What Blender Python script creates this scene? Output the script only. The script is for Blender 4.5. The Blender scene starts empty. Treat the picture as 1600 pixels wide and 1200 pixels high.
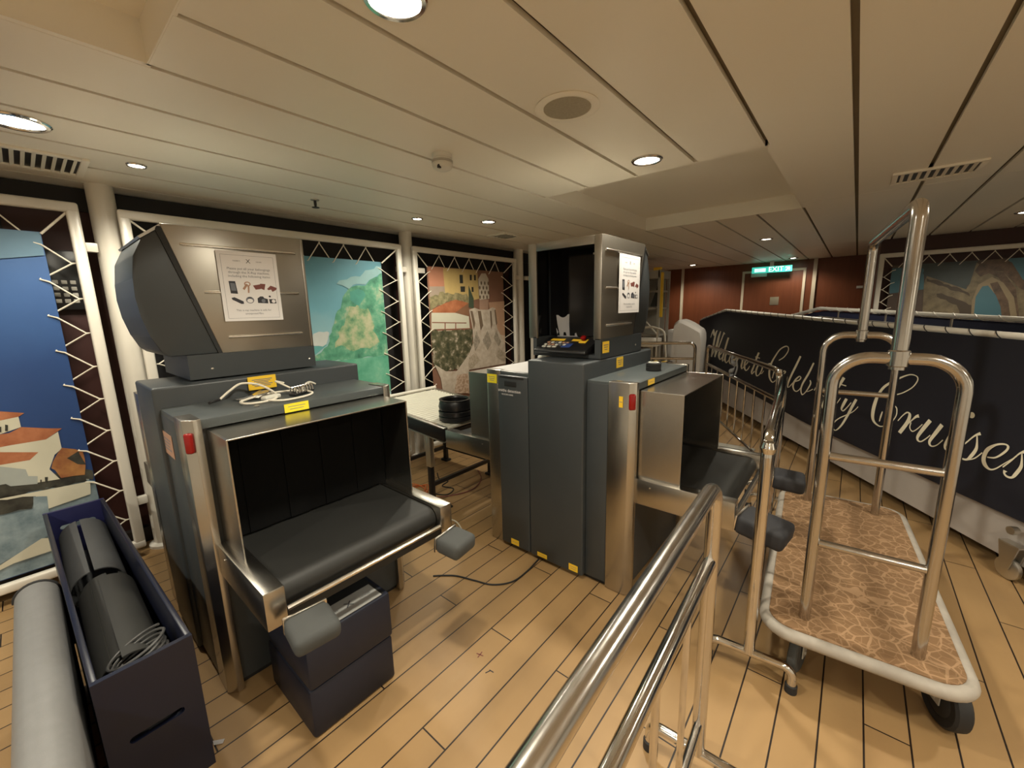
import bpy, bmesh, math, random
from mathutils import Vector, Matrix
random.seed(7)
PI = math.pi
SC = bpy.context.scene
COL = SC.collection

# ------------------------------------------------------------------ camera, world, exposure
cam_d = bpy.data.cameras.new('camera')
cam = bpy.data.objects.new('camera', cam_d)
COL.objects.link(cam)
cam_d.sensor_width = 36.0
cam_d.lens = 635.0 / 1600.0 * 36.0
cam_d.clip_start = 0.02
cam_d.clip_end = 60
CR = (0.76784901, 0.6402015, -0.0234507)
CD = (0.09747841, -0.15293702, -0.98341661)
CF = (-0.63317126, 0.75282954, -0.17983837)
cam.matrix_world = Matrix(((CR[0], -CD[0], -CF[0], 0), (CR[1], -CD[1], -CF[1], 0), (CR[2], -CD[2], -CF[2], 1.5), (0, 0, 0, 1)))
SC.camera = cam

W = bpy.data.worlds.new('world')
SC.world = W
W.use_nodes = True
W.node_tree.nodes['Background'].inputs[0].default_value = (1.0, 0.86, 0.66, 1)
W.node_tree.nodes['Background'].inputs[1].default_value = 0.02
SC.view_settings.view_transform = 'Standard'
SC.view_settings.look = 'None'
SC.view_settings.exposure = 0.0
SC.view_settings.gamma = 1.0
SC.view_settings.use_curve_mapping = False
LAMP_WATT = 63.0
CEIL = 2.265

# ------------------------------------------------------------------ node material helpers
class NG:
    def __init__(s, name):
        s.m = bpy.data.materials.new(name)
        s.m.use_nodes = True
        s.t = s.m.node_tree
        s.b = s.t.nodes['Principled BSDF']
    def n(s, typ, **kw):
        nd = s.t.nodes.new(typ)
        for k, v in kw.items():
            setattr(nd, k, v)
        return nd
    def link(s, a, b):
        s.t.links.new(a, b)
    def val(s, sock, v):
        if hasattr(v, 'is_output'):
            s.link(v, sock)
        else:
            sock.default_value = v
    def math(s, op, a, b=None, c=None):
        nd = s.n('ShaderNodeMath', operation=op)
        s.val(nd.inputs[0], a)
        if b is not None: s.val(nd.inputs[1], b)
        if c is not None: s.val(nd.inputs[2], c)
        return nd.outputs[0]
    def mix(s, f, a, b):
        nd = s.n('ShaderNodeMix', data_type='RGBA')
        s.val(nd.inputs[0], f)
        for i, v in ((6, a), (7, b)):
            if hasattr(v, 'is_output'): s.link(v, nd.inputs[i])
            else: nd.inputs[i].default_value = (*v, 1)
        return nd.outputs[2]
    def coord(s, scale=(1, 1, 1), rot=(0, 0, 0), kind='Object'):
        tc = s.n('ShaderNodeTexCoord')
        mp = s.n('ShaderNodeMapping')
        mp.inputs['Scale'].default_value = scale
        mp.inputs['Rotation'].default_value = rot
        s.link(tc.outputs[kind], mp.inputs[0])
        return mp.outputs[0]
    def noise(s, vec, scale, detail=4, rough=0.55):
        nd = s.n('ShaderNodeTexNoise')
        s.link(vec, nd.inputs['Vector'])
        nd.inputs['Scale'].default_value = scale
        nd.inputs['Detail'].default_value = detail
        nd.inputs['Roughness'].default_value = rough
        return nd.outputs['Fac']
    def ramp(s, f, *stops):
        nd = s.n('ShaderNodeValToRGB')
        s.link(f, nd.inputs[0])
        cr = nd.color_ramp
        while len(cr.elements) < len(stops): cr.elements.new(0.5)
        for e, (p, c) in zip(cr.elements, stops):
            e.position = p
            e.color = (*c, 1) if len(c) == 3 else c
        return nd.outputs[0]
    def base(s, c):
        if hasattr(c, 'is_output'): s.link(c, s.b.inputs['Base Color'])
        else: s.b.inputs['Base Color'].default_value = (*c, 1)
    def set(s, **kw):
        for k, v in kw.items():
            s.val(s.b.inputs[k], v)
        return s
    def bump(s, h, strength=0.3, dist=0.005):
        nd = s.n('ShaderNodeBump')
        nd.inputs['Strength'].default_value = strength
        nd.inputs['Distance'].default_value = dist
        s.link(h, nd.inputs['Height'])
        s.link(nd.outputs[0], s.b.inputs['Normal'])

def plain(name, c, rough=0.5, metal=0.0, var=0.12, scale=9.0, bump=0.0):
    """a paint / plastic / cloth colour with a little uneven tone"""
    g = NG(name)
    v = g.coord()
    f = g.noise(v, scale, 4)
    lo = tuple(x * (1 - var) for x in c)
    hi = tuple(min(1, x * (1 + var)) for x in c)
    g.base(g.mix(f, lo, hi))
    g.set(Roughness=rough, Metallic=metal)
    if bump:
        g.bump(g.noise(v, scale * 25, 2), bump, 0.002)
    return g.m

def chrome(name, c, rough, streak=(1, 1, 1), amount=0.08):
    g = NG(name)
    v = g.coord(streak)
    f = g.noise(v, 6.0, 5)
    g.base(c)
    g.set(Metallic=1.0)
    g.link(g.math('MULTIPLY_ADD', f, amount, rough - amount * 0.5), g.b.inputs['Roughness'])
    return g.m

def emit(name, c, strength):
    g = NG(name)
    g.base(c)
    g.b.inputs['Emission Color'].default_value = (*c, 1)
    g.b.inputs['Emission Strength'].default_value = strength
    return g.m

M = {}
def floor_mat():
    g = NG('teak planks')
    tc = g.n('ShaderNodeTexCoord')
    sep = g.n('ShaderNodeSeparateXYZ')
    g.link(tc.outputs['Object'], sep.inputs[0])
    x, y = sep.outputs[0], sep.outputs[1]
    PW, PL = 0.1237, 1.515
    u = g.math('DIVIDE', g.math('ADD', x, 1.196), PW)
    k = g.math('FLOOR', u)
    fu = g.math('SUBTRACT', u, k)
    v = g.math('ADD', g.math('DIVIDE', g.math('SUBTRACT', y, 1.225), PL), g.math('DIVIDE', k, 3.0))
    kv = g.math('FLOOR', v)
    fv = g.math('SUBTRACT', v, kv)
    e1 = g.math('ABSOLUTE', g.math('SUBTRACT', g.math('FRACT', g.math('ADD', fu, 0.5)), 0.5))
    e2 = g.math('ABSOLUTE', g.math('SUBTRACT', g.math('FRACT', g.math('ADD', fv, 0.5)), 0.5))
    seam = g.math('MAXIMUM', g.math('LESS_THAN', e1, 0.023), g.math('LESS_THAN', e2, 0.0018))
    cmb = g.n('ShaderNodeCombineXYZ')
    g.link(k, cmb.inputs[0]); g.link(kv, cmb.inputs[1])
    wn = g.n('ShaderNodeTexWhiteNoise')
    g.link(cmb.outputs[0], wn.inputs['Vector'])
    tone = g.mix(wn.outputs['Value'], (0.33, 0.205, 0.088), (0.385, 0.243, 0.108))
    mp = g.n('ShaderNodeMapping')
    mp.inputs['Scale'].default_value = (1, 0.12, 1)
    g.link(tc.outputs['Object'], mp.inputs[0])
    grain = g.noise(mp.outputs[0], 34, 4)
    tone = g.mix(g.math('MULTIPLY', grain, 0.22), tone, (0.30, 0.16, 0.07))
    dirt = g.noise(tc.outputs['Object'], 1.7, 6, 0.65)
    dm = g.ramp(dirt, (0.5, (0, 0, 0)), (0.72, (1, 1, 1)))
    tone = g.mix(g.math('MULTIPLY', dm, 0.30), tone, (0.22, 0.125, 0.06))
    g.base(g.mix(seam, tone, (0.016, 0.009, 0.006)))
    g.link(g.math('MULTIPLY_ADD', grain, 0.12, 0.42), g.b.inputs['Roughness'])
    g.bump(g.math('SUBTRACT', 1.0, seam), 0.5, 0.002)
    return g.m

def wood_wall():
    g = NG('mahogany veneer')
    v = g.coord((9, 9, 0.5))
    f = g.noise(v, 3.0, 6, 0.6)
    f2 = g.noise(g.coord((1.2, 1.2, 0.25)), 2.0, 3)
    c = g.mix(f, (0.125, 0.034, 0.013), (0.25, 0.076, 0.030))
    g.base(g.mix(g.math('MULTIPLY', f2, 0.4), c, (0.08, 0.021, 0.011)))
    g.set(Roughness=0.38)
    return g.m

def carpet_mat():
    g = NG('crackle pattern carpet')
    v = g.coord((1, 1, 1))
    warp = g.n('ShaderNodeTexNoise'); warp.inputs['Scale'].default_value = 7
    g.link(v, warp.inputs['Vector'])
    add = g.n('ShaderNodeMix', data_type='VECTOR'); add.inputs[0].default_value = 0.06
    g.link(v, add.inputs[4]); g.link(warp.outputs['Color'], add.inputs[5])
    vo = g.n('ShaderNodeTexVoronoi', feature='DISTANCE_TO_EDGE')
    vo.inputs['Scale'].default_value = 19
    g.link(add.outputs[1], vo.inputs['Vector'])
    vo2 = g.n('ShaderNodeTexVoronoi', feature='DISTANCE_TO_EDGE')
    vo2.inputs['Scale'].default_value = 27
    g.link(v, vo2.inputs['Vector'])
    l1 = g.math('LESS_THAN', vo.outputs['Distance'], 0.05)
    l2 = g.math('MULTIPLY', g.math('LESS_THAN', vo2.outputs['Distance'], 0.03), 0.55)
    f = g.noise(v, 4.0, 5)
    c = g.mix(f, (0.165, 0.090, 0.040), (0.235, 0.132, 0.060))
    st = g.ramp(g.noise(v, 2.6, 4, 0.6), (0.52, (0, 0, 0)), (0.7, (1, 1, 1)))
    c = g.mix(g.math('MULTIPLY', st, 0.5), c, (0.17, 0.10, 0.05))
    g.base(g.mix(g.math('MULTIPLY', g.math('MAXIMUM', l1, l2), 0.55), c, (0.43, 0.27, 0.15)))
    g.set(Roughness=0.95)
    g.bump(g.noise(v, 220, 2), 0.4, 0.003)
    return g.m

M['floor'] = floor_mat()
M['wood'] = wood_wall()
M['carpet'] = carpet_mat()
M['ceiling'] = plain('cream ceiling panel', (0.84, 0.80, 0.70), 0.42, var=0.02, scale=2)
M['gap'] = plain('ceiling gap', (0.24, 0.20, 0.14), 0.9)
M['maroon'] = plain('dark maroon panelling', (0.045, 0.012, 0.010), 0.5, var=0.3, scale=3)
M['black_wall'] = plain('black panelling', (0.010, 0.009, 0.010), 0.6)
M['plain_wall'] = plain('beige panelling', (0.64, 0.63, 0.59), 0.6)
M['skirting'] = plain('dark skirting', (0.02, 0.015, 0.013), 0.5)
M['white_paint'] = plain('white gloss paint', (0.74, 0.70, 0.62), 0.32, var=0.05)
M['cream_trim'] = plain('cream trim', (0.66, 0.56, 0.42), 0.45, var=0.05)
M['chrome'] = chrome('polished chrome tube', (0.68, 0.66, 0.63), 0.11)
M['worn_chrome'] = chrome('scuffed chrome tube', (0.66, 0.64, 0.61), 0.2, (5, 1, 5), 0.22)
M['cart_steel'] = chrome('satin steel tube', (0.52, 0.50, 0.475), 0.19, (1, 1, 1), 0.03)
M['steel'] = chrome('brushed stainless sheet', (0.50, 0.475, 0.43), 0.27, (0.5, 0.5, 1.5), 0.0)
M['steel_panel'] = chrome('stainless housing panel', (0.40, 0.375, 0.33), 0.36, (6, 1, 1), 0.03)
M['rib'] = chrome('bright pressed rib', (0.80, 0.76, 0.70), 0.25)
M['graphite'] = plain('graphite enamel', (0.040, 0.046, 0.050), 0.42, var=0.06, bump=0.06)
M['graphite_top'] = plain('graphite lid enamel', (0.062, 0.072, 0.074), 0.36, var=0.06, bump=0.06)
M['seam'] = plain('shadow gap', (0.012, 0.013, 0.014), 0.6)
M['belt'] = plain('rubber conveyor belt', (0.013, 0.013, 0.012), 0.55, var=0.35, scale=4)
M['curtain'] = plain('lead curtain rubber', (0.0035, 0.0035, 0.0035), 0.85)
M['curtain'].node_tree.nodes['Principled BSDF'].inputs['Specular IOR Level'].default_value = 0.15
M['black'] = plain('black plastic', (0.012, 0.012, 0.013), 0.35)
M['glass_black'] = plain('dark screen glass', (0.006, 0.006, 0.007), 0.12)
M['rubber'] = plain('black rubber', (0.015, 0.015, 0.016), 0.7)
M['foam'] = plain('grey foam pad', (0.060, 0.063, 0.062), 0.8, bump=0.15)
M['foam_dark'] = plain('black foam pad', (0.022, 0.022, 0.026), 0.75, bump=0.15)
M['navy_box'] = plain('dark navy plastic', (0.008, 0.0105, 0.023), 0.5, var=0.1)
M['navy_gloss'] = plain('glossy navy paint', (0.007, 0.009, 0.022), 0.3, var=0.1)
M['navy_in'] = plain('navy paint inside', (0.020, 0.022, 0.085), 0.35)
M['navy_cloth'] = plain('navy banner cloth', (0.0065, 0.008, 0.017), 0.6, var=0.15, scale=3)
M['navy_cloth_blue'] = plain('blue-navy banner cloth', (0.012, 0.016, 0.05), 0.62, var=0.15, scale=3)
M['white_cloth'] = plain('white cover cloth', (0.70, 0.66, 0.62), 0.8, var=0.05)
M['letter'] = plain('cream lettering print', (0.84, 0.79, 0.62), 0.5, var=0.04)
M['paper'] = plain('white paper', (0.80, 0.78, 0.78), 0.6, var=0.02)
M['grey_paper'] = plain('grey paper', (0.30, 0.30, 0.29), 0.85, var=0.03)
M['ink'] = plain('dark ink', (0.03, 0.03, 0.04), 0.6)
M['ink_grey'] = plain('grey ink', (0.16, 0.17, 0.20), 0.6)
M['ink_brown'] = plain('brown ink', (0.20, 0.06, 0.05), 0.6)
M['ink_tan'] = plain('tan ink', (0.42, 0.24, 0.16), 0.6)
M['yellow'] = plain('yellow sticker', (0.86, 0.55, 0.035), 0.45, var=0.03)
M['lemon'] = plain('lemon sticker', (0.80, 0.68, 0.03), 0.45, var=0.03)
M['red'] = plain('red lens plastic', (0.26, 0.006, 0.006), 0.2, var=0.1)
M['orange'] = plain('orange cable', (0.55, 0.13, 0.03), 0.5)
M['white_plastic'] = plain('white plastic', (0.66, 0.65, 0.58), 0.4, var=0.03)
M['blue_key'] = plain('blue key', (0.03, 0.06, 0.22), 0.4)
M['grey_metal'] = plain('grey painted metal', (0.40, 0.38, 0.33), 0.5, var=0.05)
M['roller'] = plain('cream roller', (0.68, 0.66, 0.56), 0.3, var=0.04)
M['extrusion'] = plain('black extrusion', (0.012, 0.011, 0.012), 0.35)
M['alu'] = chrome('aluminium', (0.62, 0.60, 0.55), 0.35)
M['vinyl'] = plain('grey vinyl', (0.20, 0.20, 0.20), 0.48, var=0.12, scale=30, bump=0.25)
M['mat_roll'] = plain('charcoal rubber mat', (0.030, 0.030, 0.028), 0.62, var=0.15)
M['skirt'] = plain('grey-white skirt board', (0.42, 0.38, 0.35), 0.55, var=0.06)
M['bumper'] = plain('scuffed white bumper', (0.36, 0.325, 0.28), 0.6, var=0.35, scale=14)
M['tan_cord'] = plain('white cord', (0.74, 0.69, 0.58), 0.6)
M['lens'] = emit('lamp lens', (1.0, 0.93, 0.80), 26.0)
M['exit_green'] = emit('exit sign green', (0.05, 0.52, 0.40), 1.1)
M['exit_white'] = emit('exit sign white', (0.85, 1.0, 0.95), 2.2)

# ------------------------------------------------------------------ mesh helpers
WM = {}
def link(o, parent=None):
    COL.objects.link(o)
    if parent is not None:
        o.parent = parent
        WM[o.name] = WM.get(parent.name, Matrix.Identity(4))
    else:
        WM[o.name] = Matrix.Identity(4)
    return o

def mesh_of(name, bm, mats, smooth=0.6):
    me = bpy.data.meshes.new(name)
    bmesh.ops.recalc_face_normals(bm, faces=bm.faces)
    bm.to_mesh(me)
    bm.free()
    for m in (mats if isinstance(mats, (list, tuple)) else [mats]):
        me.materials.append(m)
    if smooth:
        me.polygons.foreach_set('use_smooth', [True] * len(me.polygons))
        me.set_sharp_from_angle(angle=smooth)
    return me

def obj(name, bm, mat, parent=None, world=False, smooth=0.6):
    """one mesh object; world=True: bm is in world coordinates and is brought into the parent's frame"""
    if world and parent is not None:
        bm.transform(WM[parent.name].inverted())
    return link(bpy.data.objects.new(name, mesh_of(name, bm, mat, smooth)), parent)

def label(o, text, cat, group=None, kind=None):
    o['label'] = text
    o['category'] = cat
    if group: o['group'] = group
    if kind: o['kind'] = kind
    return o

def thing(name, text, cat, loc=(0, 0, 0), rot=0.0, group=None):
    o = bpy.data.objects.new(name, None)
    o.empty_display_size = 0.1
    COL.objects.link(o)
    o.location = loc
    o.rotation_euler = (0, 0, rot)
    WM[o.name] = Matrix.Translation(Vector(loc)) @ Matrix.Rotation(rot, 4, 'Z')
    return label(o, text, cat, group)

def struct(name, bm, mat, smooth=0.6):
    o = obj(name, bm, mat, smooth=smooth)
    o['kind'] = 'structure'
    return o

def dup(root, loc, rot=None, text=None):
    r = root.copy(); COL.objects.link(r); r.location = loc
    if rot is not None: r.rotation_euler = (0, 0, rot)
    if text: r['label'] = text
    for c in list(root.children):
        k = c.copy(); COL.objects.link(k); k.parent = r
        for g in c.children:
            h = g.copy(); COL.objects.link(h); h.parent = k
    return r

def box(bm, x0, x1, y0, y1, z0, z1, bev=0.0, seg=2, mi=0, xf=None):
    vs = [bm.verts.new(p) for p in ((x0, y0, z0), (x1, y0, z0), (x1, y1, z0), (x0, y1, z0), (x0, y0, z1), (x1, y0, z1), (x1, y1, z1), (x0, y1, z1))]
    fs = [bm.faces.new([vs[i] for i in q]) for q in ((3, 2, 1, 0), (4, 5, 6, 7), (0, 1, 5, 4), (1, 2, 6, 5), (2, 3, 7, 6), (3, 0, 4, 7))]
    for f in fs: f.material_index = mi
    out = vs
    if bev:
        es = list({e for f in fs for e in f.edges})
        r = bmesh.ops.bevel(bm, geom=es, offset=bev, segments=seg, affect='EDGES', profile=0.5)
        out = list(set(r['verts']) | {v for v in vs if v.is_valid})
        for f in r['faces']: f.material_index = mi
    if xf is not None:
        bmesh.ops.transform(bm, matrix=xf, verts=out)
    return out

def B(*a, **k):
    bm = bmesh.new(); box(bm, *a, **k); return bm

def prism(bm, poly, axis, a, b, mi=0, bev=0.0):
    """poly: 2-D outline in the two other axes (x: (y,z), y: (x,z), z: (x,y))"""
    def P(p, t):
        return {'x': (t, p[0], p[1]), 'y': (p[0], t, p[1]), 'z': (p[0], p[1], t)}[axis]
    A = [bm.verts.new(P(p, a)) for p in poly]
    C = [bm.verts.new(P(p, b)) for p in poly]
    fs = [bm.faces.new(A[::-1]), bm.faces.new(C)]
    n = len(poly)
    for i in range(n):
        fs.append(bm.faces.new((A[i], A[(i + 1) % n], C[(i + 1) % n], C[i])))
    for f in fs: f.material_index = mi
    if bev:
        es = list({e for f in fs for e in f.edges})
        bmesh.ops.bevel(bm, geom=es, offset=bev, segments=2, affect='EDGES', profile=0.5)
    return A + C

def fillet(pts, r, n=6, closed=False):
    pts = [Vector(p) for p in pts]
    out = []
    N = len(pts)
    for i, p in enumerate(pts):
        if not closed and i in (0, N - 1):
            out.append(p); continue
        a = pts[i - 1] - p; b = pts[(i + 1) % N] - p
        la, lb = a.length, b.length
        a.normalize(); b.normalize()
        ang = a.angle(b)
        if ang > PI - 0.02 or r <= 0:
            out.append(p); continue
        d = min(r / math.tan(ang / 2), la * 0.49, lb * 0.49)
        rr = d * math.tan(ang / 2)
        bis = (a + b).normalized()
        c = p + bis * (rr / math.sin(ang / 2))
        s = p + a * d - c; e = p + b * d - c
        tot = s.angle(e)
        for k in range(n + 1):
            t = k / n
            q = (s * math.sin((1 - t) * tot) + e * math.sin(t * tot)) / math.sin(tot)
            out.append(c + q)
    return out

def tube(bm, pts, r, seg=12, mi=0, closed=False, cap=True):
    pts = [Vector(p) for p in pts]
    q = [pts[0]]
    for p in pts[1:]:
        if (p - q[-1]).length > 1e-5: q.append(p)
    pts = q
    N = len(pts)
    T = []
    for i in range(N):
        if closed: t = pts[(i + 1) % N] - pts[i - 1]
        elif i == 0: t = pts[1] - pts[0]
        elif i == N - 1: t = pts[-1] - pts[-2]
        else: t = (pts[i + 1] - pts[i]).normalized() + (pts[i] - pts[i - 1]).normalized()
        T.append(t.normalized())
    up = Vector((0, 0, 1))
    if abs(T[0].dot(up)) > 0.9: up = Vector((1, 0, 0))
    nrm = (up - T[0] * up.dot(T[0])).normalized()
    rings = []
    for i in range(N):
        if i:
            nrm = nrm - T[i] * nrm.dot(T[i])
            nrm.normalize()
        bn = T[i].cross(nrm)
        rad = r[i] if isinstance(r, (list, tuple)) else r
        rings.append([bm.verts.new(pts[i] + nrm * math.cos(2 * PI * k / seg) * rad + bn * math.sin(2 * PI * k / seg) * rad) for k in range(seg)])
    M_ = N if closed else N - 1
    for i in range(M_):
        a, b = rings[i], rings[(i + 1) % N]
        for k in range(seg):
            f = bm.faces.new((a[k], a[(k + 1) % seg], b[(k + 1) % seg], b[k])); f.material_index = mi
    if cap and not closed:
        bm.faces.new(rings[0][::-1]).material_index = mi
        bm.faces.new(rings[-1]).material_index = mi

def T(pts, r, fil=0.0, seg=12, closed=False):
    bm = bmesh.new(); tube(bm, fillet(pts, fil, closed=closed) if fil else pts, r, seg, closed=closed); return bm

def lathe(bm, prof, c=(0, 0, 0), seg=28, mi=0, axis='z'):
    """prof: (radius, height) pairs; radius 0 closes to a point"""
    rings = []
    def P(r, h, a):
        x, y = r * math.cos(a), r * math.sin(a)
        q = {'z': (x, y, h), 'x': (h, x, y), 'y': (x, h, y)}[axis]
        return (c[0] + q[0], c[1] + q[1], c[2] + q[2])
    for r, h in prof:
        if r < 1e-6: rings.append([bm.verts.new(P(0, h, 0))])
        else: rings.append([bm.verts.new(P(r, h, 2 * PI * k / seg)) for k in range(seg)])
    for a, b in zip(rings, rings[1:]):
        for k in range(seg):
            k2 = (k + 1) % seg
            if len(a) == 1 and len(b) == 1: continue
            if len(a) == 1: f = bm.faces.new((a[0], b[k2], b[k]))
            elif len(b) == 1: f = bm.faces.new((a[k], a[k2], b[0]))
            else: f = bm.faces.new((a[k], a[k2], b[k2], b[k]))
            f.material_index = mi

def L(prof, c=(0, 0, 0), seg=28, axis='z'):
    bm = bmesh.new(); lathe(bm, prof, c, seg, axis=axis); return bm

def catmull(P, n=4):
    out = []
    N = len(P)
    for i in range(N - 1):
        p0, p1, p2, p3 = P[max(i - 1, 0)], P[i], P[i + 1], P[min(i + 2, N - 1)]
        for k in range(n):
            t = k / n
            out.append(tuple(0.5 * (2 * b + (c - a) * t + (2 * a - 5 * b + 4 * c - d) * t * t + (3 * b - a - 3 * c + d) * t ** 3) for a, b, c, d in zip(p0, p1, p2, p3)))
    out.append(tuple(P[-1]))
    return out

def spline_tube(pts, r, n=6, seg=8):
    bm = bmesh.new(); tube(bm, catmull(pts, n), r, seg); return bm

def text_bm(s, size, origin, ux, uy, bm=None, align='CENTER', ext=0.0003, mi=0, shear=0.0):
    """flat raised lettering on a surface: origin + ux*right + uy*up (unit vectors)"""
    cu = bpy.data.curves.new('lettering', 'FONT')
    cu.body = s; cu.size = size; cu.align_x = align; cu.align_y = 'CENTER'; cu.shear = shear
    cu.resolution_u = 2
    o = bpy.data.objects.new('lettering', cu)
    COL.objects.link(o)
    dg = bpy.context.evaluated_depsgraph_get()
    me = bpy.data.meshes.new_from_object(o.evaluated_get(dg))
    bpy.data.objects.remove(o); bpy.data.curves.remove(cu)
    ux, uy = Vector(ux).normalized(), Vector(uy).normalized()
    uz = ux.cross(uy)
    mt = Matrix((( *[ux[0], uy[0], uz[0]], origin[0]), (ux[1], uy[1], uz[1], origin[1]), (ux[2], uy[2], uz[2], origin[2]), (0, 0, 0, 1)))
    me.transform(mt @ Matrix.Translation((0, 0, ext)))
    if bm is None: bm = bmesh.new()
    n0 = len(bm.faces)
    bm.from_mesh(me)
    bm.faces.ensure_lookup_table()
    for f in bm.faces[n0:]: f.material_index = mi
    bpy.data.meshes.remove(me)
    return bm

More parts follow.
